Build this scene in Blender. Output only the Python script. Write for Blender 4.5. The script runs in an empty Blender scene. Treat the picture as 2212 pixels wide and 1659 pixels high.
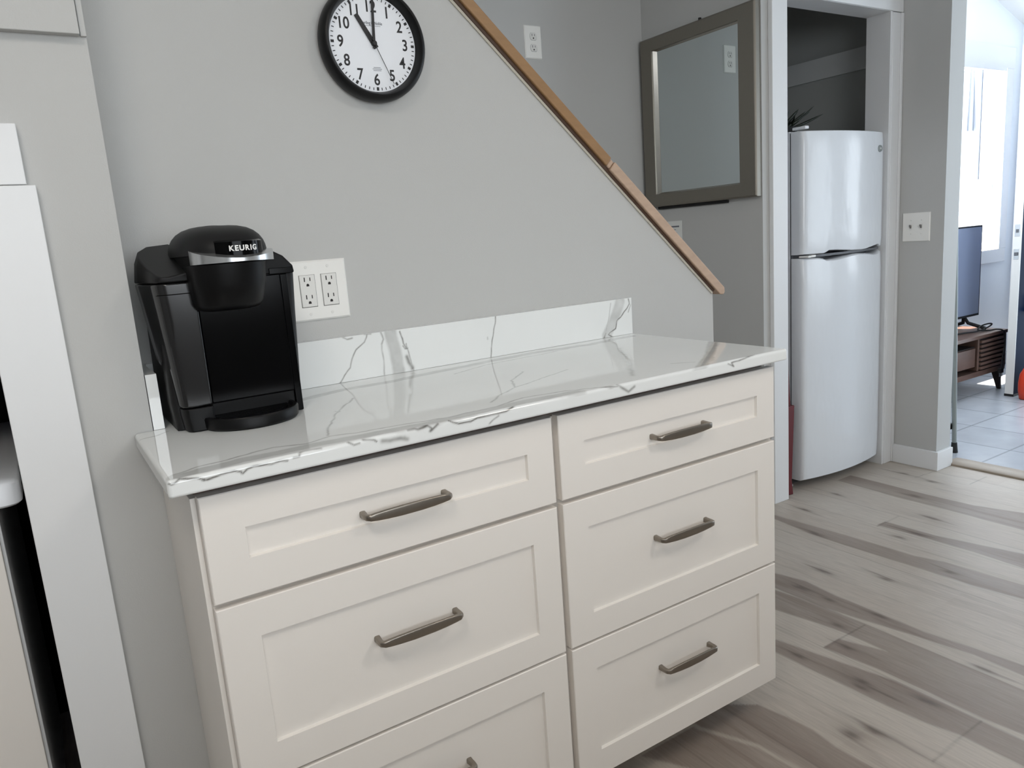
import bpy, bmesh, math, random
import numpy as np
from mathutils import Vector, Matrix
PI = math.pi
S = bpy.context.scene
COL = S.collection
random.seed(4)
rng = np.random.default_rng(7)

PW_FRONT, PW_DOOR, PW_EAST, PW_NORTH, PW_LAMP, PW_SUN, SKY, EXPO = 42.0, 12.0, 12.0, 50.0, 10.5, 30.0, 2.0, 0.06
PW_STAIR, PW_SOUTH, PW_NEXT, PW_FILL = 10.0, 19.0, 34.0, 12.5
BANDS = [([(2.318,0.342),(2.341,0.029),(2.35,-0.228),(2.376,-0.316),(2.387,-0.558)],[(2.276,0.308),(2.253,0.136),(2.255,-0.097),(2.264,-0.297),(2.267,-0.453),(2.288,-0.602)]),([(2.957,0.393),(2.953,0.116),(2.961,-0.121),(3.007,-0.284)],[(2.851,0.42),(2.833,0.132),(2.837,-0.108),(2.831,-0.362)]),([(2.562,0.009),(2.566,-0.179),(2.624,-0.453)],[(2.501,0.004),(2.516,-0.17),(2.514,-0.343),(2.5,-0.508)]),([(1.888,-0.004),(1.914,-0.106),(1.9,-0.232),(1.896,-0.416),(1.894,-0.517),(1.913,-0.642),(1.924,-0.762)],[(1.795,-0.078),(1.796,-0.235),(1.825,-0.386),(1.849,-0.514),(1.874,-0.661),(1.869,-0.786)]),([(1.79,-0.082),(1.805,-0.193),(1.812,-0.382)],[(1.68,-0.169),(1.706,-0.3),(1.717,-0.382)]),([(1.685,-0.398),(1.73,-0.528),(1.736,-0.631),(1.751,-0.838)],[(1.606,-0.393),(1.622,-0.538),(1.622,-0.693),(1.619,-0.81),(1.631,-0.891)]),([(1.544,-0.28),(1.563,-0.37),(1.611,-0.599),(1.612,-0.809)],[(1.482,-0.329),(1.487,-0.486),(1.492,-0.62),(1.503,-0.735),(1.521,-0.808)]),([(1.153,-0.356),(1.265,-0.447),(1.28,-0.524),(1.286,-0.591),(1.274,-0.661),(1.278,-0.753)],[(1.085,-0.421),(1.143,-0.548),(1.15,-0.669)]),([(1.079,-0.426),(1.137,-0.553),(1.145,-0.673)],[(0.903,-0.412),(0.995,-0.564),(1.046,-0.678)])]
KNOTS = [(2.018,-0.099),(2.115,-0.264),(1.335,-0.655),(1.387,-0.68),(1.657,-0.429),(1.745,-0.341),(2.266,0.111),(2.695,0.318),(2.449,0.293),(1.859,-0.124),(1.858,-0.23),(1.881,-0.388),(2.53,-0.133),(2.46,-0.106),(2.311,-0.369),(2.714,-0.083),(1.544,-0.549),(1.517,-0.561),(1.588,-0.697),(3.134,0.274),(3.114,0.137),(2.898,0.085),(1.824,-0.71),(1.518,-0.372)]
ENDS = [[(1.802,-0.389),(1.606,-0.393)],[(1.608,-0.81),(1.39,-0.814)],[(2.646,0.007),(2.495,0.004)],[(3.336,0.191),(3.118,0.21)],[(3.334,0.011),(3.188,0.008)]]
VT = [([(0.296,-0.132),(0.403,-0.101),(0.5,-0.104),(0.603,-0.087),(0.717,-0.074),(0.916,-0.054),(1.08,-0.075),(1.234,-0.056)],0.016,0.22),([(0.644,-0.146),(0.75,-0.103),(0.91,-0.094),(1.044,-0.073)],0.0022,0.35),([(0.386,-0.205),(0.324,-0.297),(0.304,-0.328),(0.265,-0.412),(0.246,-0.459)],0.002,0.38),([(0.317,-0.295),(0.322,-0.306)],0.0015,0.4),([(0.012,-0.5),(0.049,-0.485),(0.092,-0.479),(0.158,-0.462),(0.207,-0.482),(0.246,-0.467),(0.289,-0.478),(0.359,-0.487),(0.432,-0.503),(0.533,-0.5),(0.605,-0.475),(0.686,-0.49),(0.786,-0.533)],0.0025,0.33),([(0.014,-0.513),(0.103,-0.5),(0.227,-0.5),(0.375,-0.515),(0.462,-0.513),(0.587,-0.506),(0.702,-0.517)],0.016,0.2),([(0.547,-0.462),(0.589,-0.423),(0.649,-0.386),(0.827,-0.316)],0.0016,0.3),([(0.649,-0.386),(0.684,-0.32),(0.752,-0.253)],0.0016,0.33),([(1.275,-0.312),(1.085,-0.474),(0.975,-0.546)],0.014,0.15),([(1.08,-0.19),(0.999,-0.307),(0.898,-0.436),(0.861,-0.484)],0.005,0.22),([(1.001,-0.448),(1.04,-0.477)],0.0016,0.25),([(0.001,-0.226),(0.031,-0.216),(0.049,-0.2)],0.0018,0.3)]
VF = [([(0.003,0.91),(0.007,0.908),(0.012,0.91),(0.016,0.913),(0.039,0.909),(0.05,0.904),(0.069,0.907),(0.088,0.908),(0.096,0.905),(0.098,0.902),(0.105,0.907),(0.114,0.909),(0.14,0.907),(0.152,0.909),(0.162,0.907)],0.0014,0.6),([(0.043,0.907),(0.046,0.904),(0.053,0.905)],0.001,0.5),([(0.171,0.909),(0.179,0.909),(0.182,0.914),(0.188,0.915),(0.214,0.913)],0.0014,0.45),([(0.256,0.914),(0.264,0.909),(0.273,0.91)],0.0014,0.5),([(0.279,0.913),(0.297,0.909),(0.3,0.906)],0.0012,0.5),([(0.31,0.905),(0.322,0.903),(0.339,0.903),(0.351,0.899),(0.346,0.902)],0.0035,0.4),([(0.355,0.913),(0.367,0.913),(0.372,0.911),(0.39,0.914),(0.397,0.907),(0.392,0.905),(0.408,0.913)],0.0022,0.55),([(0.423,0.918),(0.433,0.911),(0.445,0.906),(0.467,0.905),(0.48,0.909),(0.493,0.909),(0.52,0.909),(0.538,0.91),(0.562,0.917)],0.0014,0.6),([(0.503,0.894),(0.51,0.899),(0.522,0.905)],0.0014,0.5),([(0.736,0.917),(0.763,0.914),(0.787,0.911)],0.0012,0.5),([(0.787,0.914),(0.795,0.907),(0.811,0.897),(0.826,0.904)],0.0025,0.4),([(1.085,0.908),(1.102,0.9),(1.095,0.909),(1.119,0.91),(1.173,0.915)],0.0014,0.5),([(0.97,0.916),(0.986,0.918)],0.0014,0.4)]
VB = [([(0.502,1.013),(0.492,0.996),(0.472,0.983),(0.459,0.962),(0.452,0.943),(0.437,0.928),(0.421,0.909)],0.0012,0.5),([(0.444,1.013),(0.454,1.007),(0.466,1.009)],0.0015,0.45),([(0.494,1.013),(0.51,1.012)],0.001,0.4),([(0.836,1.014),(0.833,0.996),(0.827,0.981),(0.82,0.948),(0.812,0.908)],0.0011,0.55),([(0.556,1.012),(0.561,0.978),(0.566,0.946),(0.567,0.912)],0.0175,0.24),([(0.58,1.009),(0.584,0.993),(0.585,0.98),(0.593,0.966)],0.0016,0.55),([(0.595,0.968),(0.588,0.967),(0.583,0.974)],0.0014,0.55),([(0.591,0.948),(0.595,0.934),(0.6,0.925),(0.601,0.92)],0.0042,0.5),([(0.592,0.979),(0.599,0.941),(0.605,0.91)],0.0014,0.4),([(0.534,1.013),(0.538,0.997),(0.533,0.987)],0.002,0.42),([(0.533,0.987),(0.533,0.956),(0.532,0.912)],0.0016,0.3),([(1.233,1.006),(1.218,0.974),(1.2,0.945),(1.182,0.92)],0.019,0.2),([(1.263,1.009),(1.265,0.995),(1.256,0.985),(1.246,0.977),(1.233,0.963),(1.22,0.955),(1.215,0.934),(1.195,0.927),(1.187,0.921),(1.202,0.913)],0.0018,0.62),([(1.2,1.004),(1.193,0.971),(1.181,0.935),(1.167,0.908)],0.0014,0.3),([(1.179,0.926),(1.172,0.912),(1.198,0.91)],0.002,0.5),([(1.27,0.993),(1.261,0.975)],0.0014,0.4),([(0.808,0.964),(0.809,0.959)],0.0014,0.3)]
# ------------------------------------------------------------------ camera
cam_d = bpy.data.cameras.new('camera')
cam = bpy.data.objects.new('camera', cam_d)
COL.objects.link(cam)
cam.location = (-0.1111441, -1.59765806, 1.19951667)
cam.rotation_euler = (1.37815423, 0.073347, -0.56997303)
cam_d.sensor_fit = 'HORIZONTAL'
cam_d.sensor_width = 36.0
cam_d.lens = 36.0 * 1625.485 / 2212.0
cam_d.clip_start = 0.02
S.camera = cam

# ------------------------------------------------------------------ materials
def srgb(r, g, b):
    f = lambda c: (c / 255 / 12.92) if c / 255 <= 0.04045 else ((c / 255 + 0.055) / 1.055) ** 2.4
    return (f(r), f(g), f(b), 1.0)

def mat(name, col, rough=0.5, metal=0.0, noise=0.0, nscale=20.0, bump=0.0, bscale=300.0, coat=0.0, stretch=None,
        trans=0.0, ior=1.5, alpha=1.0, spec=0.5, bdist=0.002):
    m = bpy.data.materials.new(name)
    m.use_nodes = True
    nt = m.node_tree
    p = nt.nodes['Principled BSDF']
    p.inputs['Base Color'].default_value = col
    p.inputs['Roughness'].default_value = rough
    p.inputs['Metallic'].default_value = metal
    p.inputs['Coat Weight'].default_value = coat
    p.inputs['Coat Roughness'].default_value = 0.05
    p.inputs['Transmission Weight'].default_value = trans
    p.inputs['IOR'].default_value = ior
    p.inputs['Alpha'].default_value = alpha
    p.inputs['Specular IOR Level'].default_value = spec
    tc = nt.nodes.new('ShaderNodeTexCoord')
    mp = nt.nodes.new('ShaderNodeMapping')
    if stretch:
        mp.inputs['Scale'].default_value = stretch
    nt.links.new(tc.outputs['Object'], mp.inputs['Vector'])
    if noise > 0:
        n = nt.nodes.new('ShaderNodeTexNoise')
        n.inputs['Scale'].default_value = nscale
        n.inputs['Detail'].default_value = 5
        r = nt.nodes.new('ShaderNodeMapRange')
        r.inputs['To Min'].default_value = 1 - noise
        r.inputs['To Max'].default_value = 1 + noise
        mx = nt.nodes.new('ShaderNodeMix')
        mx.data_type = 'RGBA'
        mx.blend_type = 'MULTIPLY'
        mx.inputs['Factor'].default_value = 1.0
        mx.inputs['A'].default_value = col
        nt.links.new(mp.outputs['Vector'], n.inputs['Vector'])
        nt.links.new(n.outputs['Fac'], r.inputs['Value'])
        nt.links.new(r.outputs['Result'], mx.inputs['B'])
        nt.links.new(mx.outputs['Result'], p.inputs['Base Color'])
    if bump > 0:
        n2 = nt.nodes.new('ShaderNodeTexNoise')
        n2.inputs['Scale'].default_value = bscale
        n2.inputs['Detail'].default_value = 3
        b = nt.nodes.new('ShaderNodeBump')
        b.inputs['Strength'].default_value = bump
        b.inputs['Distance'].default_value = bdist
        nt.links.new(mp.outputs['Vector'], n2.inputs['Vector'])
        nt.links.new(n2.outputs['Fac'], b.inputs['Height'])
        nt.links.new(b.outputs['Normal'], p.inputs['Normal'])
    return m

def colmat(name, rough, bump=0.0, bscale=200.0, stretch=(1, 1, 1), grain=0.0, gscale=30.0, spec=0.5, coat=0.0):
    m = mat(name, (0.5, 0.5, 0.5, 1), rough, bump=bump, bscale=bscale, stretch=stretch, spec=spec, coat=coat)
    nt = m.node_tree
    p = nt.nodes['Principled BSDF']
    a = nt.nodes.new('ShaderNodeVertexColor')
    a.layer_name = 'Col'
    out = a.outputs['Color']
    if grain > 0:
        mp = [n for n in nt.nodes if n.bl_idname == 'ShaderNodeMapping'][0]
        n = nt.nodes.new('ShaderNodeTexNoise')
        n.inputs['Scale'].default_value = gscale
        n.inputs['Detail'].default_value = 6
        r = nt.nodes.new('ShaderNodeMapRange')
        r.inputs['From Min'].default_value = 0.3
        r.inputs['From Max'].default_value = 0.7
        r.inputs['To Min'].default_value = 1 - grain
        r.inputs['To Max'].default_value = 1 + grain
        mx = nt.nodes.new('ShaderNodeMix')
        mx.data_type = 'RGBA'
        mx.blend_type = 'MULTIPLY'
        mx.inputs['Factor'].default_value = 1.0
        nt.links.new(mp.outputs['Vector'], n.inputs['Vector'])
        nt.links.new(n.outputs['Fac'], r.inputs['Value'])
        nt.links.new(a.outputs['Color'], mx.inputs['A'])
        nt.links.new(r.outputs['Result'], mx.inputs['B'])
        out = mx.outputs['Result']
    nt.links.new(out, p.inputs['Base Color'])
    return m

M = {}
M['wall'] = mat('wall_paint', srgb(188, 188, 186), 0.55, noise=0.015, nscale=3, bump=0.12, bscale=420, spec=0.35)
M['wall_dim'] = mat('deep_grey_paint', srgb(112, 110, 106), 0.6)
M['ceil'] = mat('ceiling_paint', srgb(232, 232, 230), 0.7, bump=0.05)
M['trim'] = mat('trim_paint', srgb(226, 227, 228), 0.35, bump=0.04, bscale=200)
M['wall_next'] = mat('pale_wall_paint', srgb(232, 236, 240), 0.6, bump=0.05)
M['alcove'] = mat('alcove_paint', srgb(168, 170, 168), 0.7, bump=0.05)
M['cleat'] = mat('alcove_trim_paint', srgb(200, 202, 202), 0.6)
M['cab'] = mat('cabinet_paint', srgb(236, 231, 225), 0.38, bump=0.03, bscale=250)
M['bronze'] = mat('handle_bronze', srgb(148, 141, 132), 0.32, metal=1.0, noise=0.06, nscale=60)
M['quartz'] = colmat('veined_quartz', 0.05, spec=0.75)
M['floor'] = colmat('wood_planks', 0.48, spec=0.4, bump=0.12, bscale=60, stretch=(6, 0.5, 1), grain=0.09, gscale=26)
M['tile'] = colmat('floor_tile', 0.25, grain=0.05, gscale=9)
M['black'] = mat('black_plastic', srgb(8, 8, 9), 0.42, spec=0.2, bump=0.06, bscale=900, bdist=0.0004)
M['blacksoft'] = mat('black_soft_plastic', srgb(18, 18, 19), 0.5, spec=0.3, bump=0.1, bscale=1200, bdist=0.0004)
M['gloss'] = mat('gloss_black_plastic', srgb(4, 4, 5), 0.12, spec=0.1)
M['smoke'] = mat('smoky_plastic', srgb(24, 24, 25), 0.16, spec=0.5)
M['silver'] = mat('brushed_silver', srgb(200, 202, 204), 0.26, metal=0.9)
M['chrome'] = mat('chrome', srgb(215, 215, 215), 0.12, metal=1.0)
M['rimblack'] = mat('clock_rim_black', srgb(12, 12, 13), 0.4, spec=0.3)
M['dial'] = mat('clock_dial', srgb(236, 239, 244), 0.45)
M['ink'] = mat('black_ink', srgb(20, 20, 24), 0.5)
M['greyink'] = mat('grey_ink', srgb(120, 122, 128), 0.5)
M['white'] = mat('white_plastic', srgb(236, 235, 231), 0.3)
M['white2'] = mat('white_plastic_face', srgb(224, 223, 219), 0.3)
M['hole'] = mat('slot_dark', srgb(22, 16, 15), 0.6)
M['greyshadow'] = mat('plate_gap', srgb(120, 118, 116), 0.6)
M['frame'] = mat('champagne_frame', srgb(132, 127, 118), 0.38, metal=0.75, noise=0.03, nscale=90)
M['bevelmetal'] = mat('frame_bevel_metal', srgb(190, 186, 178), 0.22, metal=1.0)
M['glass_mirror'] = mat('mirror_glass', srgb(205, 213, 214), 0.015, metal=1.0)
M['fridge'] = mat('fridge_enamel', srgb(218, 221, 225), 0.2, bump=0.5, bscale=6, bdist=0.012, stretch=(1, 1, 0.5))
M['fridge2'] = mat('fridge_side', srgb(222, 224, 227), 0.35)
M['gasket'] = mat('gasket_grey', srgb(96, 98, 102), 0.5)
M['leaf'] = mat('dark_leaf', srgb(28, 36, 26), 0.5, noise=0.3)
M['red'] = mat('dark_red_plastic', srgb(92, 13, 21), 0.45)
M['oakA'] = mat('honey_oak', srgb(150, 115, 78), 0.45, noise=0.22, nscale=6, stretch=(3, 12, 12), bump=0.05)
M['oakB'] = mat('pale_oak', srgb(184, 157, 135), 0.48, noise=0.2, nscale=6, stretch=(3, 12, 12), bump=0.05)
M['oakdark'] = mat('oak_cove', srgb(70, 48, 34), 0.5, noise=0.15, nscale=8)
M['sill_wood'] = mat('threshold_wood', srgb(150, 138, 124), 0.45, noise=0.12, nscale=9)
M['gap_shade'] = mat('gap_shade_brown', srgb(92, 74, 66), 0.6, noise=0.1)
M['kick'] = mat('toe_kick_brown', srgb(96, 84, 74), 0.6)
M['stile'] = mat('face_frame_shaded', srgb(190, 184, 177), 0.45)  # darker than the cabinet paint, stands for shade between the drawers
M['bead'] = mat('caulk_bead', srgb(190, 184, 170), 0.6)
M['walnut'] = mat('walnut', srgb(92, 70, 60), 0.42, noise=0.3, nscale=5, stretch=(2, 14, 14))
M['walnutdk'] = mat('walnut_dark', srgb(30, 22, 20), 0.55)
M['screen'] = mat('tv_screen_haze', srgb(136, 146, 168), 0.3, spec=0.5)  # base colour lightened to stand for a hazy room reflection
M['navy'] = mat('navy_paint', srgb(15, 29, 52), 0.6, spec=0.05)
M['greypole'] = mat('grey_metal', srgb(140, 146, 144), 0.4, metal=0.4)
M['rubber'] = mat('black_rubber', srgb(16, 16, 17), 0.6)
M['orange'] = mat('orange_red_plastic', srgb(206, 62, 38), 0.35)
M['lilac'] = mat('lilac_cap', srgb(140, 160, 225), 0.35)
M['paper'] = mat('paper', srgb(226, 227, 224), 0.7)
M['blind'] = mat('blind_fabric', srgb(225, 230, 236), 0.8, trans=0.0)
M['void'] = mat('shade_and_seam_black', srgb(4, 4, 4), 0.8, spec=0.1)
M['blind_grey'] = mat('blind_cord', srgb(120, 126, 140), 0.6)

def glassmat():
    m = bpy.data.materials.new('window_glass'); m.use_nodes = True
    nt = m.node_tree; nt.nodes.clear()
    o = nt.nodes.new('ShaderNodeOutputMaterial')
    t = nt.nodes.new('ShaderNodeBsdfTransparent'); g = nt.nodes.new('ShaderNodeBsdfGlossy')
    g.inputs['Roughness'].default_value = 0.02
    mx = nt.nodes.new('ShaderNodeMixShader'); mx.inputs[0].default_value = 0.06
    nt.links.new(t.outputs[0], mx.inputs[1]); nt.links.new(g.outputs[0], mx.inputs[2]); nt.links.new(mx.outputs[0], o.inputs[0])
    return m
M['glass'] = glassmat()

# ------------------------------------------------------------------ object helpers
def finish(o, parent):
    COL.objects.link(o)
    if parent is not None:
        o.parent = parent
        o.matrix_parent_inverse = Matrix.Translation(-parent.location) if parent.type == 'EMPTY' else Matrix.Identity(4)
    return o

def mesh(name, vf, m, parent=None, smooth=False, angle=None, bevel=0.0, fm=None, seg=2):
    v, f = vf
    me = bpy.data.meshes.new(name)
    me.from_pydata([tuple(map(float, p)) for p in v], [], f)
    bm = bmesh.new(); bm.from_mesh(me)
    bmesh.ops.remove_doubles(bm, verts=bm.verts, dist=1e-6)
    if fm is None:
        bmesh.ops.recalc_face_normals(bm, faces=bm.faces)
    bm.to_mesh(me); bm.free()
    ms = m if isinstance(m, (list, tuple)) else [m]
    for x in ms:
        me.materials.append(x)
    if fm:
        for i, k in enumerate(fm):
            if i < len(me.polygons):
                me.polygons[i].material_index = k
    o = bpy.data.objects.new(name, me)
    if smooth or bevel:
        for p in me.polygons:
            p.use_smooth = True
    finish(o, parent)
    if bevel:
        b = o.modifiers.new('edge', 'BEVEL'); b.width = bevel; b.segments = seg; b.limit_method = 'ANGLE'; b.angle_limit = math.radians(40)
        b.harden_normals = True
    elif smooth and angle:
        me.set_sharp_from_angle(angle=math.radians(angle))
    return o

def box(x0, x1, y0, y1, z0, z1):
    v = [(x0, y0, z0), (x1, y0, z0), (x1, y1, z0), (x0, y1, z0), (x0, y0, z1), (x1, y0, z1), (x1, y1, z1), (x0, y1, z1)]
    f = [(0, 3, 2, 1), (4, 5, 6, 7), (0, 1, 5, 4), (1, 2, 6, 5), (2, 3, 7, 6), (3, 0, 4, 7)]
    return v, f

def join(*parts):
    v, f = [], []
    for a, b in parts:
        n = len(v); v += list(a); f += [tuple(i + n for i in q) for q in b]
    return v, f

def rings(rs, cap0=True, cap1=True, closed=True):
    n = len(rs[0]); v = [p for r in rs for p in r]; f = []
    for i in range(len(rs) - 1):
        for j in range(n if closed else n - 1):
            k = (j + 1) % n
            f.append((i * n + j, i * n + k, (i + 1) * n + k, (i + 1) * n + j))
    if cap0: f.append(tuple(range(n - 1, -1, -1)))
    if cap1: f.append(tuple((len(rs) - 1) * n + j for j in range(n)))
    return v, f

def prism(poly, axis, a, b):
    put = {'x': lambda p, t: (t, p[0], p[1]), 'y': lambda p, t: (p[0], t, p[1]), 'z': lambda p, t: (p[0], p[1], t)}[axis]
    return rings([[put(p, a) for p in poly], [put(p, b) for p in poly]])

def tube(path, r, n=10, cap=True):
    P = [Vector(p) for p in path]; out = []; prev = None
    for i, p in enumerate(P):
        t = (P[min(i + 1, len(P) - 1)] - P[max(i - 1, 0)]).normalized()
        if prev is None:
            u = t.cross(Vector((0, 0, 1)))
            if u.length < 0.05: u = t.cross(Vector((0, 1, 0)))
        else:
            u = prev - t * prev.dot(t)
        u.normalize(); prev = u; w = t.cross(u)
        rr = r[i] if isinstance(r, (list, tuple)) else r
        out.append([tuple(p + u * rr * math.cos(2 * PI * k / n) + w * rr * math.sin(2 * PI * k / n)) for k in range(n)])
    return rings(out, cap, cap)

def lathe(prof, c, axis='z', n=64):
    out = []
    for r, h in prof:
        ring = []
        for k in range(n):
            a = 2 * PI * k / n
            ring.append({'z': (c[0] + r * math.cos(a), c[1] + r * math.sin(a), c[2] + h),
                         'y': (c[0] + r * math.cos(a), c[1] - h, c[2] + r * math.sin(a))}[axis])
        out.append(ring)
    return rings(out)

def smoothpath(pts, n=8):
    P = [np.array(p, float) for p in pts]; out = []
    for i in range(len(P) - 1):
        a, b, c, d = P[max(i - 1, 0)], P[i], P[i + 1], P[min(i + 2, len(P) - 1)]
        for k in range(n):
            t = k / n
            out.append(0.5 * (2 * b + (c - a) * t + (2 * a - 5 * b + 4 * c - d) * t * t + (3 * b - a - 3 * c + d) * t ** 3))
    out.append(P[-1]); return [tuple(p) for p in out]

def thing(name, label, cat, loc, group=None):
    o = bpy.data.objects.new(name, None); COL.objects.link(o)
    o.location = loc; o.empty_display_size = 0.05
    o['label'] = label; o['category'] = cat
    if group: o['group'] = group
    return o

def tag(o, label, cat, group=None):
    o['label'] = label; o['category'] = cat
    if group: o['group'] = group
    return o

def struct(name, vf, m, **k):
    o = mesh(name, vf, m, **k); o['kind'] = 'structure'; return o

def textmesh(body, size, pos, rot, m, parent, name, off=0.0, depth=0.0004, sx=1.0, align='CENTER'):
    c = bpy.data.curves.new(name, 'FONT'); c.body = body; c.size = size; c.extrude = depth; c.offset = off
    c.align_x = align; c.align_y = 'CENTER'
    t = bpy.data.objects.new(name, c); COL.objects.link(t)
    bpy.context.view_layer.update()
    me = bpy.data.meshes.new_from_object(t.evaluated_get(bpy.context.evaluated_depsgraph_get()))
    bpy.data.objects.remove(t)
    T = Matrix.Translation(pos) @ rot @ Matrix.Diagonal((sx, 1, 1, 1))
    v = [tuple(T @ q.co) for q in me.vertices]; f = [tuple(p.vertices) for p in me.polygons]
    return v, f
RXZ = Matrix.Rotation(PI / 2, 4, 'X')   # text standing in the x-z plane facing -y

# value noise for painted-in stone and wood figure
def vnoise(x, y, seed=0):
    xi = np.floor(x).astype(int); yi = np.floor(y).astype(int); xf = x - xi; yf = y - yi
    def h(a, b):
        n = (a * 374761393 + b * 668265263 + seed * 974711) & 0x7fffffff
        n = ((n ^ (n >> 13)) * 1274126177) & 0x7fffffff
        return ((n ^ (n >> 16)) & 0xffff) / 65535.0
    u = xf * xf * (3 - 2 * xf); v = yf * yf * (3 - 2 * yf)
    return (h(xi, yi) * (1 - u) + h(xi + 1, yi) * u) * (1 - v) + (h(xi, yi + 1) * (1 - u) + h(xi + 1, yi + 1) * u) * v
def fbm(x, y, seed=0, o=4):
    s = 0; a = 0.5
    for i in range(o):
        s = s + a * vnoise(x * 2 ** i, y * 2 ** i, seed + i * 17); a *= 0.5
    return s / (1 - 0.5 ** o)
def polydist(px, py, pts):
    d = np.full(px.shape, 1e9)
    for (ax, ay), (bx, by) in zip(pts[:-1], pts[1:]):
        vx, vy = bx - ax, by - ay; L = vx * vx + vy * vy + 1e-12
        t = np.clip(((px - ax) * vx + (py - ay) * vy) / L, 0, 1)
        d = np.minimum(d, np.hypot(px - ax - t * vx, py - ay - t * vy))
    return d
def set_colors(me, rgb):
    a = me.color_attributes.new('Col', 'FLOAT_COLOR', 'POINT')
    c = np.ones((len(me.vertices), 4), np.float32); c[:, :3] = rgb
    a.data.foreach_set('color', c.ravel())
def grid_faces(nx, ny, base=0, flip=False):
    i, j = np.meshgrid(np.arange(nx - 1), np.arange(ny - 1), indexing='ij')
    a = base + i * ny + j
    q = np.stack([a, a + ny, a + ny + 1, a + 1], -1).reshape(-1, 4)
    return q[:, ::-1] if flip else q
def rawmesh(name, V, F, m, parent=None, smooth=True):
    me = bpy.data.meshes.new(name)
    V = np.asarray(V, np.float32); F = np.asarray(F, np.int32)
    me.vertices.add(len(V)); me.vertices.foreach_set('co', V.ravel())
    me.loops.add(F.size); me.loops.foreach_set('vertex_index', F.ravel())
    me.polygons.add(len(F)); me.polygons.foreach_set('loop_start', np.arange(0, F.size, 4, dtype=np.int32))
    me.polygons.foreach_set('use_smooth', np.full(len(F), smooth))
    me.materials.append(m); me.update(calc_edges=True); me.validate()
    o = bpy.data.objects.new(name, me); finish(o, parent); return o
ZT = 0.914
# ------------------------------------------------------------------ room shell
W = M['wall']
# wood floor: planks run along y, dark heartwood bands and knots where the photo shows them
def plank_colors(x, y):
    bx = x + 0.010 * (fbm(x * 6, y * 2.2, 3) - 0.5); by = y
    edges = np.array([-9] + [1.0 + 0.2 * k for k in range(-20, 0)] + [1.0, 1.185, 1.39, 1.607, 1.804, 2.005, 2.205, 2.405, 2.5, 2.648, 2.85, 3.05, 3.25, 3.45, 9.0])
    pid = np.searchsorted(edges, x)
    h = lambda s: np.modf(np.abs(np.sin(pid * 12.9898 + s * 78.233)) * 43758.5453)[0]
    seg = np.floor((y + 3.0 * h(1)) / 1.22)
    ph = np.modf(np.abs(np.sin(pid * 4.13 + seg * 7.77)) * 9123.7)[0]
    light = np.array(srgb(185, 177, 167)[:3]); mid = np.array(srgb(172, 161, 150)[:3]); dark = np.array(srgb(132, 119, 110)[:3])
    t = np.clip(0.55 * ph + 0.9 * (fbm(x * 9, y * 1.3, 5) - 0.35), 0, 1)[..., None]
    c = light * (1 - t) + mid * t
    d = np.zeros_like(x)
    for hi, lo in BANDS:
        hi = sorted(hi, key=lambda p: p[1]); lo = sorted(lo, key=lambda p: p[1])
        xh = np.interp(by, [p[1] for p in hi], [p[0] for p in hi]); xl = np.interp(by, [p[1] for p in lo], [p[0] for p in lo])
        y0 = min(hi[0][1], lo[0][1]); y1 = max(hi[-1][1], lo[-1][1])
        w = 0.006
        inside = np.clip((bx - xl) / w, 0, 1) * np.clip((xh - bx) / w, 0, 1) * ((by > y0 - 0.9) & (by < y1 + 0.003))
        d = np.maximum(d, inside * (0.72 + 0.5 * (fbm(x * 14, y * 1.6, 9) - 0.4)))
    far = (y < -1.0) | (x < 0.9)
    d = np.where(far, np.clip((fbm(x * 5, y * 0.8, 31) - 0.52) * 6, 0, 0.9), d)
    # thin dark grain lines
    g = np.clip((fbm(x * 42, y * 1.9, 21, 3) - 0.64) * 5, 0, 0.35)
    d = np.clip(d + g * 0.5, 0, 1)
    c = c * (1 - d[..., None]) + dark * d[..., None]
    for i, (kx, ky) in enumerate(KNOTS):
        sx, sy = (0.010, 0.032) if i % 3 else (0.013, 0.045)
        if i == 2: sx, sy = 0.022, 0.034
        q = ((x - kx + 0.01 * (fbm(x * 30, y * 30, 40 + i) - 0.5)) / sx) ** 2 + ((y - ky) / sy) ** 2
        k = np.exp(-q * 1.9) * 0.8 + 0.2 * np.exp(-q * 0.3)
        off = 0.012 * math.sin(i * 2.3); ln_ = 0.05 + 0.05 * abs(math.sin(i * 1.7))
        cr = np.exp(-((x - kx - off - 0.10 * (y - ky) * math.sin(i)) / 0.0035) ** 2) * np.exp(-((y - ky - 0.03 * math.cos(i)) / ln_) ** 4) * np.clip(fbm(x * 20, y * 9, 60 + i) * 2.4 - 0.5, 0, 1)
        k = np.clip(k + 0.75 * cr, 0, 1)
        c = c * (1 - 0.74 * k[..., None]) + np.array(srgb(78, 64, 56)[:3]) * 0.74 * k[..., None]
    # seams
    dm = np.min(np.abs(x[..., None] - edges[None, :]), -1)
    c = c * (1 - 0.22 * np.exp(-(dm / 0.0022) ** 2))[..., None]
    for (ax, ay), (bx2, by2) in ENDS:
        dd = polydist(x, y, [(ax, ay), (bx2, by2)])
        c = c * (1 - 0.32 * np.exp(-(dd / 0.0025) ** 2))[..., None]
    return c
fx = np.unique(np.concatenate([np.linspace(-2.6, 0.9, 36), np.linspace(0.9, 3.4, 520)]))
fy_ = np.unique(np.concatenate([np.linspace(-4.2, -0.95, 40), np.linspace(-0.95, 0.6, 300), np.linspace(0.6, 1.7, 12)]))
gx, gy = np.meshgrid(fx, fy_, indexing='ij')
fl = rawmesh('floor', np.stack([gx, gy, 0 * gx], -1).reshape(-1, 3), grid_faces(len(fx), len(fy_)), M['floor'])
set_colors(fl.data, plank_colors(gx, gy).reshape(-1, 3)); fl['kind'] = 'structure'

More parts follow.
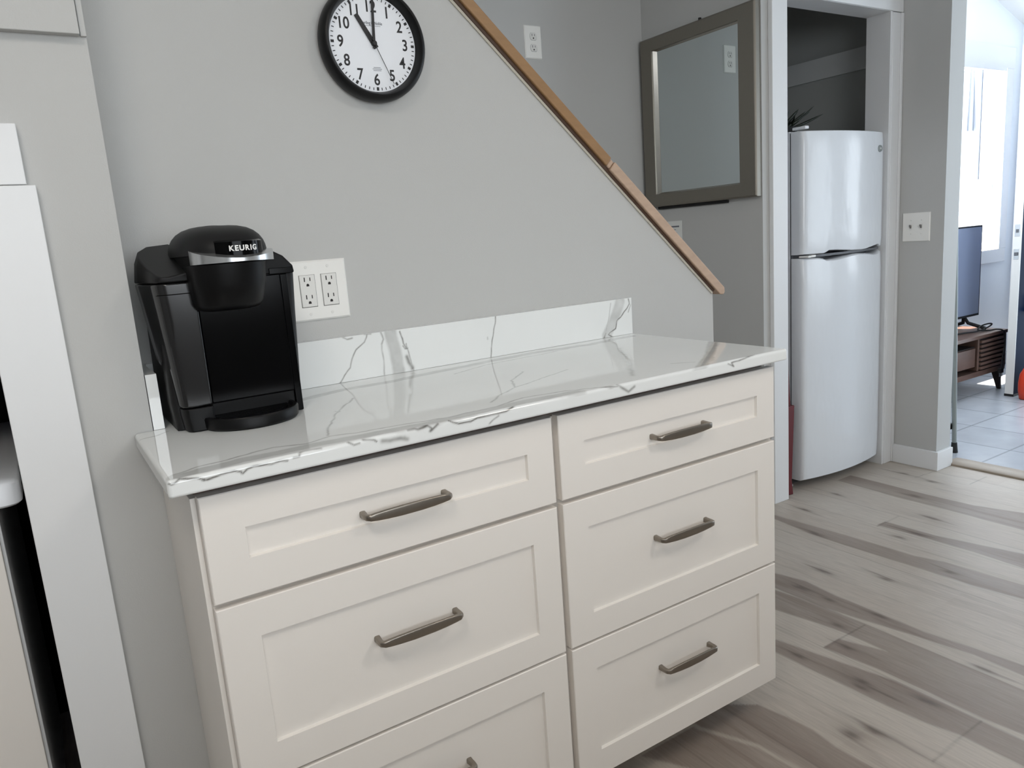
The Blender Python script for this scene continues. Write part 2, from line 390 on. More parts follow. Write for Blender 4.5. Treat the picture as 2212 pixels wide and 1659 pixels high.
# tiled floor of the next room
def tile_colors(x, y):
    base = np.array(srgb(166, 170, 176)[:3]); v = fbm(x * 5, y * 5, 77)
    u = np.floor((x - 3.74) / 0.325); w = np.floor((y - 0.10) / 0.34)
    r = np.modf(np.abs(np.sin(u * 12.7 + w * 37.1)) * 4375.5)[0]
    c = base * (0.9 + 0.16 * v + 0.08 * r)[..., None]
    fxx = np.abs((x - 3.74) / 0.325 - np.round((x - 3.74) / 0.325)) * 0.325
    fyy = np.abs((y - 0.10) / 0.34 - np.round((y - 0.10) / 0.34)) * 0.34
    g = np.exp(-(np.minimum(fxx, fyy) / 0.0035) ** 2)
    return c * (1 - 0.5 * g)[..., None]
tx = np.unique(np.concatenate([np.linspace(3.4, 5.2, 420), np.linspace(5.2, 6.0, 40)]))
ty = np.unique(np.concatenate([np.linspace(-2.6, -0.2, 30), np.linspace(-0.2, 1.13, 300)]))
gx, gy = np.meshgrid(tx, ty, indexing='ij')
tl = rawmesh('floor_tiled', np.stack([gx, gy, 0 * gx + 0.015], -1).reshape(-1, 3), grid_faces(len(tx), len(ty)), M['tile'])
set_colors(tl.data, tile_colors(gx, gy).reshape(-1, 3)); tl['kind'] = 'structure'
struct('trim_threshold', prism([(3.384, 0), (3.384, 0.008), (3.396, 0.017), (3.425, 0.021), (3.468, 0.018), (3.468, 0.0)], 'y', -1.6, 0.206), M['sill_wood'], bevel=0.001)

# partition beside the stairs: its top follows the stair slope
SL = (1.735 - 1.000) / (0.805 - 1.6136)
ztop = lambda x: 1.000 + SL * (x - 1.6136) - 0.010
struct('wall_back', prism([(0.03, 0), (1.6136, 0), (1.6136, ztop(1.6136)), (0.03, ztop(0.03))], 'y', 0.0, 0.115), W)
struct('wall_left', join(box(-2.6, -0.92, -0.172, 0.0, 0, 2.45), box(-0.172, 0.03, -0.172, 0.0, 0, 2.45), box(-0.92, -0.172, -0.172, 0.0, 1.334, 2.45)), W)
struct('wall_stairwell', box(-1.0, 2.49, 1.09, 1.2, 0, 2.45), W)
struct('wall_stairwell_end', join(box(-1.1, -1.0, 0.0, 1.2, 0, 2.45), box(-1.0, 0.03, 0.0, 0.115, 1.45, 2.45)), W)
struct('wall_mirror', box(2.3755, 2.49, 0.435, 1.09, 0, 2.45), W)
struct('wall_fridge', join(box(2.49, 2.504, 0.435, 0.53, 0, 2.45), box(2.504, 3.205, 0.435, 0.53, 2.045, 2.45), box(3.205, 3.28, 0.435, 0.53, 0, 2.45)), W)
struct('wall_right', box(3.28, 3.395, 0.207, 0.53, 0, 2.45), W)
struct('wall_right_header', box(3.28, 3.395, -1.6, 0.207, 2.3, 2.45), W)
struct('wall_right_front', box(3.28, 3.395, -4.2, -1.6, 0, 2.45), W)
struct('wall_alcove', join(box(3.36, 3.395, 0.53, 1.7, 0, 2.45), box(2.49, 3.395, 1.6, 1.7, 0, 2.45), box(2.47, 2.49, 0.53, 1.6, 0, 2.45)), M['alcove'])
struct('trim_alcove', box(3.345, 3.36, 0.55, 1.59, 1.852, 1.952), M['cleat'])
struct('wall_front', join(box(-2.7, -1.4, -4.3, -4.2, 0, 2.45), box(-1.4, 1.4, -4.3, -4.2, 0, 0.95), box(-1.4, 1.4, -4.3, -4.2, 2.2, 2.45), box(1.4, 3.395, -4.3, -4.2, 0, 2.45)), W)
struct('island_blocker', box(-1.4, 1.9, -2.75, -2.25, 0, 0.98), W)  # unseen stand-in for an island, added to shade the lower drawers
struct('wall_far_left', box(-2.7, -2.6, -4.3, 0.0, 0, 2.45), W)
struct('ceiling', box(-2.7, 3.395, -4.3, 1.7, 2.45, 2.55), M['ceil'])
# cased recess left of the counter, lining painted black for its deep shade
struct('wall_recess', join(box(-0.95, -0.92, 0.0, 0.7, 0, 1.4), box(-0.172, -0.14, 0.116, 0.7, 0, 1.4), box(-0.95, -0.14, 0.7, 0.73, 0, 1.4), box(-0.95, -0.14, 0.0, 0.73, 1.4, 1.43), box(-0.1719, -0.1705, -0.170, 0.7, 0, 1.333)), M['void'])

# next room shell
N = M['wall_next']
zs = lambda x: 2.497 - 0.33 * (x - 5.563)
struct('wall_next_north', join(box(3.395, 4.8, 1.13, 1.25, 0, 3.3), box(4.8, 5.70, 1.13, 1.25, 0, 0.868), box(4.8, 5.70, 1.13, 1.25, 2.075, 3.3), box(5.70, 6.05, 1.13, 1.25, 0, 3.3)), N)
struct('wall_next_east', join(box(5.93, 6.05, 0.62, 1.13, 0, 3.3), box(5.93, 6.05, -0.35, 0.62, 2.08, 3.3), box(5.93, 6.05, -1.0, -0.35, 0, 3.3),
                              box(5.93, 6.05, -2.0, -1.0, 0, 0.8), box(5.93, 6.05, -2.0, -1.0, 2.1, 3.3), box(5.93, 6.05, -2.6, -2.0, 0, 3.3)), N)
struct('wall_next_south', join(box(3.395, 4.2, -2.72, -2.6, 0, 3.3), box(4.2, 5.4, -2.72, -2.6, 0, 0.5), box(4.2, 5.4, -2.72, -2.6, 2.15, 3.3), box(5.4, 6.05, -2.72, -2.6, 0, 3.3)), N)
struct('wall_next_west', box(3.32, 3.395, -2.7, 1.25, 2.55, 3.4), N)
struct('ceiling_sloped', prism([(3.3, zs(3.3)), (6.1, zs(6.1)), (6.1, zs(6.1) + 0.1), (3.3, zs(3.3) + 0.1)], 'y', -2.75, 1.26), M['ceil'])

# trims
T = M['trim']
struct('trim_1', box(2.413, 2.503, 0.414, 0.435, 0, 2.03), T, bevel=0.003)                       # casing left of the fridge opening
struct('trim_2', join(box(2.495, 2.506, 0.418, 0.53, 0, 2.045), box(3.192, 3.206, 0.418, 0.53, 0, 2.045), box(2.506, 3.192, 0.418, 0.53, 2.031, 2.045)), T)   # jamb liner
struct('trim_3', join(box(3.206, 3.262, 0.414, 0.435, 0, 2.03), box(3.262, 3.279, 0.408, 0.435, 0, 2.03)), T, bevel=0.003)   # narrow casing right
struct('trim_4', box(2.413, 3.279, 0.412, 0.435, 2.032, 2.11), T, bevel=0.003)                   # head casing
struct('baseboard_right', prism([(3.264, 0.191), (3.395, 0.191), (3.395, 0.2065), (3.2795, 0.2065), (3.2795, 0.407), (3.264, 0.407)], 'z', 0, 0.088), T, bevel=0.002)
struct('baseboard_back', box(3.4, 5.93, 1.115, 1.13, 0.015, 0.10), T, bevel=0.002)
# cased opening on the left wall
struct('trim_5', box(-0.1715, -0.0765, -0.192, -0.172, 0, 1.333), T, bevel=0.0015)
struct('trim_6', box(-0.95, -0.088, -0.190, -0.172, 1.334, 1.4245), T, bevel=0.0015)
struct('trim_7', join(box(-2.6, 0.020, -0.190, -0.172, 1.559, 1.76), box(0.0215, 0.0305, -0.178, -0.172, 1.559, 1.76)), M['wall'], bevel=0.0015)

# ------------------------------------------------------------------ base cabinet
cabinet = thing('base_cabinet', 'off-white shaker base cabinet with six drawers under the veined countertop', 'cabinet', (0.65, -0.25, 0))
CB = M['cab']
mesh('carcass', join(box(0.0295, 1.263, -0.487, -0.173, 0.104, 0.871), box(0.04, 1.263, -0.1725, -0.001, 0.104, 0.871)), CB, cabinet, bevel=0.001)
mesh('toe_kick', box(0.0305, 1.24, -0.385, -0.001, 0.0, 0.1035), M['kick'], cabinet)
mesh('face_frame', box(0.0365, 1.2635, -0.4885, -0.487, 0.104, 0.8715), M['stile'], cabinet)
mesh('gap_shade_strip', box(0.0375, 1.258, -0.470, -0.175, 0.8715, 0.888), M['gap_shade'], cabinet)  # brown strip standing for the shade in the gap under the counter
def drawer(x0, x1, z0, z1):
    y0, y1, d, s = -0.5059, -0.4885, 0.0065, 0.0575
    c = 0.0014
    a = [(x0, y1, z0), (x1, y1, z0), (x1, y1, z1), (x0, y1, z1)]
    b = [(x0, y0 + c, z0), (x1, y0 + c, z0), (x1, y0 + c, z1), (x0, y0 + c, z1)]
    b2 = [(x0 + c, y0, z0 + c), (x1 - c, y0, z0 + c), (x1 - c, y0, z1 - c), (x0 + c, y0, z1 - c)]
    p = [(x0 + s, y0, z0 + s), (x1 - s, y0, z0 + s), (x1 - s, y0, z1 - s), (x0 + s, y0, z1 - s)]
    s2 = s + 0.0015
    q = [(x0 + s2, y0 + d, z0 + s2), (x1 - s2, y0 + d, z0 + s2), (x1 - s2, y0 + d, z1 - s2), (x0 + s2, y0 + d, z1 - s2)]
    o = mesh('drawer', rings([a, b, b2, p, q]), CB, cabinet)
    xc, ys = (x0 + x1) / 2 + 0.0055, y0 + d
    zc = 0.7865 if z1 > 0.8 else 0.5705 if z1 > 0.5 else 0.2755
    H = 0.0725
    path = [(-H, 0.0, .0056, .0052), (-H - .0002, .008, .0050, .0048), (-H - .0008, .015, .0046, .0046), (-H + .0002, .0215, .0046, .0050), (-H + .004, .0250, .0054, .0046), (-H + .012, .0258, .0066, .0036),
            (-H + .030, .0270, .0078, .0032), (-.018, .0280, .0086, .0031)]
    path = path + [(-a_, b_, c_, d_) for a_, b_, c_, d_ in reversed(path)]
    rs = []
    for i, (px, py, hz, ht) in enumerate(path):
        A = path[max(i - 1, 0)]; B = path[min(i + 1, len(path) - 1)]
        t = np.array([B[0] - A[0], B[1] - A[1]]); t /= np.linalg.norm(t); nrm = np.array([-t[1], t[0]])
        ring = []
        for k in range(16):
            ang = 2 * PI * k / 16
            cu, su = math.cos(ang), math.sin(ang)
            e = lambda q_: math.copysign(abs(q_) ** 0.5, q_)
            ring.append((xc + px + nrm[0] * ht * e(cu), ys - (py + nrm[1] * ht * e(cu)), zc + hz * e(su)))
        rs.append(ring)
    mesh('handle', rings(rs), M['bronze'], o, smooth=True, angle=50)
XL = (0.0375, 0.6450); XR = (0.6586, 1.2568)
for x0, x1 in (XL, XR):
    for z0, z1 in ((0.1045, 0.4035), (0.4085, 0.7027), (0.7115, 0.8745)):
        drawer(x0, x1, z0, z1)

# ------------------------------------------------------------------ veined quartz
QB = np.array(srgb(234, 236, 235)[:3]); QV = np.array(srgb(98, 95, 90)[:3])
def vein_amt(u, v, lst, wob=0.004, minw=0.0):
    uu = u + wob * (fbm(u * 38, v * 38, 11) - 0.5) * 2; vv = v + wob * (fbm(u * 38, v * 38, 57) - 0.5) * 2
    a = np.zeros_like(u)
    for pts, hw, dk in lst:
        hw = max(hw, minw)
        d = polydist(uu, vv, pts)
        if hw > 0.008:
            k = np.clip((hw - d) / (hw * 0.35), 0, 1); k = k * (1.0 + 0.9 * (fbm(u * 30, v * 30, 91) - 0.4))
        else:
            k = np.exp(-(d / hw) ** 2) * (0.55 + 0.9 * fbm(u * 70, v * 70, 23))
        a = np.maximum(a, k * dk * 1.5)
    return np.clip(a, 0, 1)
def quartz_rgb(am, u, v):
    cloud = np.clip(fbm(u * 6, v * 6, 131) - 0.5, 0, 1) * 0.10
    am = np.clip(am + cloud, 0, 1)[..., None]
    return QB * (1 - am) + QV * am
# countertop: fine grid top with rounded edge strips, notched round the wall return on the left
x0, x1, yF, zB, R = 0.0, 1.2765, -0.5279, 0.8885, 0.006
xs = np.linspace(x0 + R, x1 - R, 560); ys_ = np.linspace(yF + R, -0.0005, 236)
gx, gy = np.meshgrid(xs, ys_, indexing='ij')
V = [np.stack([gx, gy, 0 * gx + ZT], -1).reshape(-1, 3)]
F = grid_faces(len(xs), len(ys_))
cx = gx.reshape(-1)[F].mean(1); cy = gy.reshape(-1)[F].mean(1)
F = F[~((cx < 0.031) & (cy > -0.174))]
am = vein_amt(gx, gy, VT, minw=0.002)
C = [quartz_rgb(am, gx, gy).reshape(-1, 3)]
path = [(x0 + R, y, -1, 0) for y in np.linspace(-0.174, yF + R, 120)]
path += [(x0 + R, yF + R, -math.cos(a), -math.sin(a)) for a in np.linspace(0.1, PI / 2 - 0.1, 7)]
path += [(x, yF + R, 0, -1) for x in np.linspace(x0 + R, x1 - R, 560)]
path += [(x1 - R, yF + R, math.sin(a), -math.cos(a)) for a in np.linspace(0.1, PI / 2 - 0.1, 7)]
path += [(x1 - R, y, 1, 0) for y in np.linspace(yF + R, -0.0005, 150)]
path = np.array(path)
prof = [(0, ZT)] + [(R * math.sin(a), ZT - R * (1 - math.cos(a))) for a in np.linspace(0.25, PI / 2, 6)] + [(R, z) for z in np.linspace(ZT - R - 0.002, zB + 0.003, 9)] + [(R * 0.8, zB + 0.0008), (R * 0.4, zB), (-0.03, zB)]
sv = np.zeros((len(path), len(prof), 3))
for j, (d, z) in enumerate(prof):
    sv[:, j, 0] = path[:, 0] + path[:, 2] * d; sv[:, j, 1] = path[:, 1] + path[:, 3] * d; sv[:, j, 2] = z
arc = np.where(np.abs(path[:, 3]) > 0.5, sv[:, 8, 0], np.where(path[:, 2] < 0, x0 - (sv[:, 8, 1] - yF), x1 + (sv[:, 8, 1] - yF)))
U = np.repeat(arc[:, None], len(prof), 1); Zz = sv[:, :, 2] + np.minimum(0, 0)
am = vein_amt(U, Zz, VF, wob=0.0012, minw=0.0014)
am = np.maximum(am, np.where(sv[:, :, 2] > ZT - R * 0.9, vein_amt(sv[:, :, 0], sv[:, :, 1], VT, minw=0.002), 0))
base = len(V[0]); V.append(sv.reshape(-1, 3)); C.append(quartz_rgb(am, U, Zz).reshape(-1, 3))
F2 = grid_faces(len(path), len(prof), base, flip=True)
# underside
b0 = base + sv.shape[0] * sv.shape[1]
und = np.array([(x0 + 0.001, yF + 0.004, zB), (x1 - 0.004, yF + 0.004, zB), (x1 - 0.004, -0.001, zB), (x0 + 0.031, -0.001, zB), (x0 + 0.031, -0.174, zB), (x0 + 0.004, -0.174, zB)])
V.append(und); C.append(np.repeat(QB[None], 6, 0))
F3 = np.array([(b0 + 3, b0 + 2, b0 + 1, b0 + 4), (b0 + 5, b0 + 4, b0 + 1, b0)])
ct = rawmesh('countertop', np.concatenate(V), np.concatenate([F, F2, F3]), M['quartz'])
set_colors(ct.data, np.concatenate(C))
tag(ct, 'glossy white countertop with grey marble veins lying on the drawer cabinet', 'countertop')
# backsplash strips
def slab(name, u0, u1, z0, z1, front, back, axis, lst, nu, nz):
    us = np.linspace(u0, u1, nu); zz = np.linspace(z0, z1, nz)
    gu, gz = np.meshgrid(us, zz, indexing='ij')
    am = vein_amt(gu, gz, lst, wob=0.0025, minw=0.0014) if lst else np.zeros_like(gu)
    put = (lambda u, d, z: np.stack([u, d, z], -1)) if axis == 'y' else (lambda u, d, z: np.stack([d, u, z], -1))
    Vf = put(gu, 0 * gu + front, gz).reshape(-1, 3)
    b = np.array([(u0, z0), (u1, z0), (u1, z1), (u0, z1)])
    Vb = np.concatenate([put(b[:, 0], 0 * b[:, 0] + d, b[:, 1]) for d in (front, back)])
    n = len(Vf); fl_ = axis == 'y'
    q = np.array([(n + 4, n + 7, n + 6, n + 5), (n, n + 1, n + 5, n + 4), (n + 1, n + 2, n + 6, n + 5), (n + 2, n + 3, n + 7, n + 6), (n + 3, n, n + 4, n + 7)])
    o = rawmesh(name, np.concatenate([Vf, Vb]), np.concatenate([grid_faces(nu, nz), q]), M['quartz'], smooth=False)
    set_colors(o.data, np.concatenate([quartz_rgb(am, gu, gz).reshape(-1, 3), np.repeat(QB[None], 8, 0)]))
    return o
tag(slab('backsplash', 0.0515, 1.274, ZT + 0.0005, 1.013, -0.02, -0.0005, 'y', VB, 760, 62), 'long low white veined backsplash strip standing along the wall behind the counter', 'backsplash')
tag(slab('backsplash', -0.171, -0.0005, ZT + 0.0005, 1.0125, 0.0495, 0.0315, 'x', None, 40, 20), 'short white side splash whose narrow end shows left of the coffee maker', 'backsplash')
# ------------------------------------------------------------------ coffee maker
km = thing('coffee_maker', 'black pod coffee maker with silver handle standing at the left end of the counter', 'coffee maker', (0.17, -0.17, ZT))
Z0 = ZT
def rrect(xa, xb, ya, yb, r, n=6):
    p = []
    for cx_, cy_, a0 in ((xb - r, yb - r, 0), (xa + r, yb - r, PI / 2), (xa + r, ya + r, PI), (xb - r, ya + r, 3 * PI / 2)):
        for k in range(n + 1):
            a = a0 + PI / 2 * k / n
            p.append((cx_ + r * math.cos(a), cy_ + r * math.sin(a)))
    return p
def loft(secs):
    return rings([[(p[0], p[1], z) for p in ring] for ring, z in secs])
# rear housing and front body: taper toward the foot
mesh('body', join(
    loft([(rrect(0.0635, 0.284, -0.222, -0.035, 0.012), Z0 + 0.002), (rrect(0.060, 0.286, -0.222, -0.03, 0.014), Z0 + 0.05), (rrect(0.0625, 0.293, -0.224, -0.028, 0.014), 1.10),
          (rrect(0.066, 0.297, -0.226, -0.03, 0.014), 1.165), (rrect(0.10, 0.296, -0.224, -0.032, 0.02), 1.176), (rrect(0.10, 0.287, -0.21, -0.04, 0.03), 1.194), (rrect(0.105, 0.268, -0.19, -0.05, 0.03), 1.208)]),
    ), M['blacksoft'], km, smooth=True, angle=50)
mesh('front_panel', join(box(0.1245, 0.2690, -0.2285, -0.215, 0.954, 1.166), box(0.2685, 0.2815, -0.2285, -0.215, Z0 + 0.0005, 1.166)), M['gloss'], km, bevel=0.002)
mesh('panel_seam', box(0.1225, 0.1247, -0.2275, -0.215, Z0 + 0.002, 1.16), M['void'], km)
mesh('base', join(box(0.064, 0.283, -0.216, -0.04, Z0, Z0 + 0.006), box(0.119, 0.2685, -0.224, -0.2, Z0 + 0.001, 0.953)), M['black'], km, bevel=0.001)
# water reservoir
def resring(z, t):
    lo = [(0.120, -0.255), (0.088, -0.2555), (0.078, -0.253), (0.0725, -0.245), (0.070, -0.22), (0.0675, -0.17), (0.069, -0.12), (0.078, -0.09), (0.120, -0.085)]
    hi = [(0.120, -0.257), (0.078, -0.2575), (0.067, -0.255), (0.0605, -0.247), (0.056, -0.215), (0.0475, -0.15), (0.047, -0.10), (0.058, -0.065), (0.120, -0.06)]
    return [(a[0] * (1 - t) + b[0] * t, a[1] * (1 - t) + b[1] * t, z) for a, b in zip(lo, hi)]
res = mesh('water_reservoir', rings([resring(0.957 + (1.1665 - 0.957) * t, t) for t in (0, 0.25, 0.5, 0.75, 1)]), M['smoke'], km, bevel=0.0035, seg=3)
mesh('reservoir_rib', rings([[(x - (0.0006 if i not in (0, 8) else 0), y - (0.0006 if i < 4 else 0), z) for i, (x, y, z) in enumerate(resring(zz, 0.86))] for zz in (1.1475, 1.1490)]), M['void'], res)
mesh('reservoir_foot', rings([[(x + dx, y + 0.001, z) for x, y, _ in resring(0, 0)] for z, dx in ((Z0, 0.004), (0.94, 0.001), (0.9555, 0.0005))]), M['black'], km, bevel=0.003)
lidb = resring(1.168, 1.0)
top = [(0.1125, -0.258, 1.182), (0.081, -0.259, 1.1755), (0.071, -0.257, 1.1765), (0.064, -0.248, 1.181), (0.0565, -0.205, 1.194), (0.0535, -0.145, 1.210), (0.060, -0.105, 1.223), (0.078, -0.075, 1.231), (0.118, -0.07, 1.234)]
mid = [(x * 0.35 + a * 0.65, y * 0.35 + b * 0.65, 1.168 + (z - 1.168) * 0.62) for (x, y, z), (a, b, _) in zip(top, lidb)]
mesh('reservoir_lid', rings([lidb, mid, top]), M['blacksoft'], km, bevel=0.003, seg=3)
# brew head
def dring(xa, xb, yf, yb, z, n=28):
    c = (xa + xb) / 2; w = (xb - xa) / 2; p = []
    yc = yf + w * 0.86
    for k in range(n + 1):
        a = PI + PI * k / n
        p.append((c + w * math.cos(a), yc + w * 0.86 * math.sin(a), z))
    return p + [(xb, yb, z), (xa, yb, z)]
mesh('brew_head', rings([dring(0.128, 0.206, -0.298, -0.20, 1.1155), dring(0.118, 0.216, -0.313, -0.20, 1.1185), dring(0.1125, 0.2215, -0.3225, -0.20, 1.127), dring(0.1095, 0.229, -0.331, -0.20, 1.16), dring(0.1085, 0.2325, -0.334, -0.20, 1.1915)]), M['black'], km, smooth=True, angle=40)
def dome(u, v):
    a = 2 * PI * u; ph = v * PI / 2
    e = lambda q, p: math.copysign(abs(q) ** p, q)
    rx, ry, rz = 0.0745, 0.131, 0.050
    cy_ = -0.183
    k = math.cos(ph) ** 0.62
    return (0.1765 + rx * e(math.cos(a), 0.8) * k, cy_ + ry * e(math.sin(a), 0.72) * k, 1.2075 + rz * math.sin(ph) ** 0.9 * (1 + 0.03 * math.sin(a)))
dr = [[(0.1765 + (p[0] - 0.1765) * s, -0.19 + (p[1] + 0.19) * s, z) for p in [dome(k / 64, 0) for k in range(64)]] for s, z in ((0.90, 1.19), (0.93, 1.2065))]
dr += [[dome(k / 64, v) for k in range(64)] for v in (0, 0.06, 0.14, 0.25, 0.38, 0.52, 0.66, 0.8, 0.9, 0.97)]
mesh('head_dome', rings(dr), M['blacksoft'], km, smooth=True, angle=50)
# glossy name band at the front of the dome
def arcx(cx_, cy_, rx, ry, a):
    return cx_ + rx * math.sin(a), cy_ - ry * math.cos(a)
band = []
for k in range(25):
    a = -0.80 + 1.75 * k / 24
    xo, yo = arcx(0.184, -0.270, 0.050, 0.0625, a); xi, yi = arcx(0.184, -0.265, 0.048, 0.05, a)
    band.append([(xo, yo, 1.2035), (xo, yo, 1.2255), (xi, yi, 1.2285), (xi, yi, 1.2005)])
mesh('name_band', rings(band), M['gloss'], km, smooth=True, angle=40)
lv, lf = [], []
word = 'KEURIG'
adv = [0, 1.02, 2.06, 3.18, 4.06, 4.95]
for i, ch in enumerate(word):
    a = -0.29 + 0.155 * adv[i]
    px_, py_ = arcx(0.184, -0.270, 0.050, 0.0630, a)
    tl_ = math.atan2(0.0625 * math.sin(a), 0.050 * math.cos(a))
    v, f = textmesh(ch, 0.0118, Vector((px_, py_, 1.2145)), Matrix.Rotation(tl_, 4, 'Z') @ RXZ, None, None, 't', off=0.00035, depth=0.0003, sx=1.0)
    n = len(lv); lv += v; lf += [tuple(q + n for q in g) for g in f]
mesh('lettering', (lv, lf), M['white'], km)
# silver handle: a lipped band sweeping round the front of the head
hs = []
for k in range(41):
    t = k / 40; a = -1.42 + 3.35 * t
    x_, y_ = arcx(0.1815, -0.262, 0.0680, 0.083, a)
    xi, yi = arcx(0.1815, -0.256, 0.0575, 0.066, a)
    e = min(1.0, abs(a / 1.5))
    lo = 1.1940 - 0.0015 * e; up = 1.1992 + (0.0180 * e ** 1.5 if a < 0 else 0.0125 * e ** 1.5)
    hs.append([(x_, y_, lo), (x_ * 1.0, y_, up), (xi, yi, up + 0.001 + 0.0070 * (1 - e)), (xi, yi, lo + 0.004)])
mesh('lift_handle', rings(hs), M['silver'], km, smooth=True, angle=35)
# control deck on the right with its buttons
mesh('control_deck', prism([(0.2345, 1.2075), (0.262, 1.207), (0.279, 1.1975), (0.2945, 1.1795), (0.2965, 1.1665), (0.2345, 1.1665)], 'y', -0.2275, -0.06), M['black'], km, bevel=0.003)
mesh('deck_lip', box(0.2505, 0.2935, -0.2305, -0.226, 1.1665, 1.1770), M['gloss'], km, bevel=0.001)
b1 = lathe([(0.0, 0.0), (0.0052, 0.0), (0.0052, 0.002), (0.004, 0.002), (0.004, 0.0012), (0.0, 0.0012)], (0, 0, 0), 'z', 24)
Rb = Matrix.Translation((0.2795, -0.205, 1.1965)) @ Matrix.Rotation(math.radians(35), 4, 'Y')
mesh('power_button', ([tuple(Rb @ Vector(p)) for p in b1[0]], b1[1]), M['silver'], km)
mesh('brew_button', ([tuple(Matrix.Translation((0.268, -0.180, 1.2035)) @ Matrix.Rotation(math.radians(28), 4, 'Y') @ Vector(p)) for p in box(-0.006, 0.006, -0.004, 0.004, -0.001, 0.003)[0]], box(0, 1, 0, 1, 0, 1)[1]), M['gloss'], km, bevel=0.0008)
# drip tray
mesh('drip_tray', rings([dring(0.106, 0.2605, -0.310, -0.21, Z0), dring(0.103, 0.2635, -0.3145, -0.21, Z0 + 0.004), dring(0.102, 0.2645, -0.3155, -0.21, Z0 + 0.019), dring(0.104, 0.2625, -0.3135, -0.21, Z0 + 0.022), dring(0.110, 0.257, -0.306, -0.21, Z0 + 0.022), dring(0.112, 0.255, -0.304, -0.21, Z0 + 0.017)]), M['black'], km, smooth=True, angle=40)
gr = []
for i in range(9):
    y = -0.292 + 0.009 * i
    hw = 0.068 * math.sqrt(max(0.02, 1 - ((y + 0.22) / 0.085) ** 2))
    gr.append(box(0.1835 - hw, 0.1835 + hw, y, y + 0.004, Z0 + 0.0165, Z0 + 0.019))
mesh('drip_grate', join(*gr), M['gloss'], km)

# ------------------------------------------------------------------ wall clock
ck = thing('wall_clock', 'round black-rimmed wall clock with white dial above the counter', 'clock', (0.5865, 0.0, 1.6224))
c0 = (0.5865, 0.0, 1.6224)
mesh('rim', lathe([(0.0, 0.0005), (0.110, 0.0005), (0.1165, 0.006), (0.1185, 0.016), (0.1175, 0.027), (0.1135, 0.036), (0.109, 0.040), (0.1055, 0.0405), (0.1035, 0.038), (0.100, 0.030), (0.0975, 0.0222), (0.0965, 0.0195), (0.0, 0.0195)], c0, 'y', 96), M['rimblack'], ck, smooth=True, angle=50)
mesh('dial', lathe([(0.0, 0.0196), (0.0972, 0.0196), (0.0972, 0.0205), (0.0, 0.0205)], c0, 'y', 96), M['dial'], ck)
yd = -0.0206
for h in range(1, 13):
    a = h * PI / 6
    r = 0.0730
    v, f = textmesh(str(h), 0.0322, Vector((c0[0] + r * math.sin(a), yd, c0[2] + r * math.cos(a))), RXZ, None, None, 'n', off=0.0005, sx=0.86)
    mesh('numeral', (v, f), M['ink'], ck)
tk = []
for k in range(60):
    a = k * PI / 30; big = k % 5 == 0
    w, l0, l1 = (0.0027, 0.0872, 0.0942) if big else (0.0009, 0.0885, 0.0940)
    u = np.array([math.sin(a), math.cos(a)]); t = np.array([u[1], -u[0]])
    q = [u * l0 + t * w, u * l1 + t * w, u * l1 - t * w, u * l0 - t * w]
    tk.append(([(c0[0] + p[0], yd - 0.0003, c0[2] + p[1]) for p in q], [(0, 1, 2, 3)]))
mesh('minute_marks', join(*tk), M['ink'], ck)
v, f = textmesh('Sterling & Noble', 0.0088, Vector((c0[0], yd, c0[2] + 0.041)), RXZ @ Matrix.Shear('XZ', 4, (0, 0)), None, None, 's', off=0.0001, sx=0.82)
ln = box(c0[0] - 0.020, c0[0] + 0.020, yd - 0.0003, yd, c0[2] + 0.0352, c0[2] + 0.0358)
mesh('maker_name', join((v, f), ln), M['greyink'], ck)
mesh('fine_print', join(*[box(c0[0] + 0.003 - w, c0[0] + 0.003 + w, yd - 0.0003, yd, c0[2] - z - 0.0005, c0[2] - z + 0.0005) for w, z in ((0.008, 0.0475), (0.0105, 0.0505), (0.009, 0.0535))]), M['greyink'], ck)
def hand(name, ang, tail, ln_, w0, w1, y, m):
    u = np.array([math.sin(ang), math.cos(ang)]); t = np.array([u[1], -u[0]])
    p = [u * -tail + t * w0, u * ln_ + t * w1, u * ln_ - t * w1, u * -tail - t * w0]
    mesh(name, rings([[(c0[0] + q[0], yy, c0[2] + q[1]) for q in p] for yy in (y, y - 0.0008)]), m, ck)
hand('hour_hand', math.radians(-31.5), 0.010, 0.0655, 0.0056, 0.0046, -0.0225, M['ink'])
hand('minute_hand', math.radians(3.2), 0.010, 0.0865, 0.0031, 0.0026, -0.0245, M['ink'])
hand('second_hand', math.radians(155.5), 0.024, 0.088, 0.0006, 0.0005, -0.0265, M['ink'])
mesh('hub', lathe([(0.0, 0.0215), (0.0058, 0.0215), (0.0058, 0.0275), (0.004, 0.029), (0.0, 0.029)], c0, 'y', 24), M['ink'], ck)

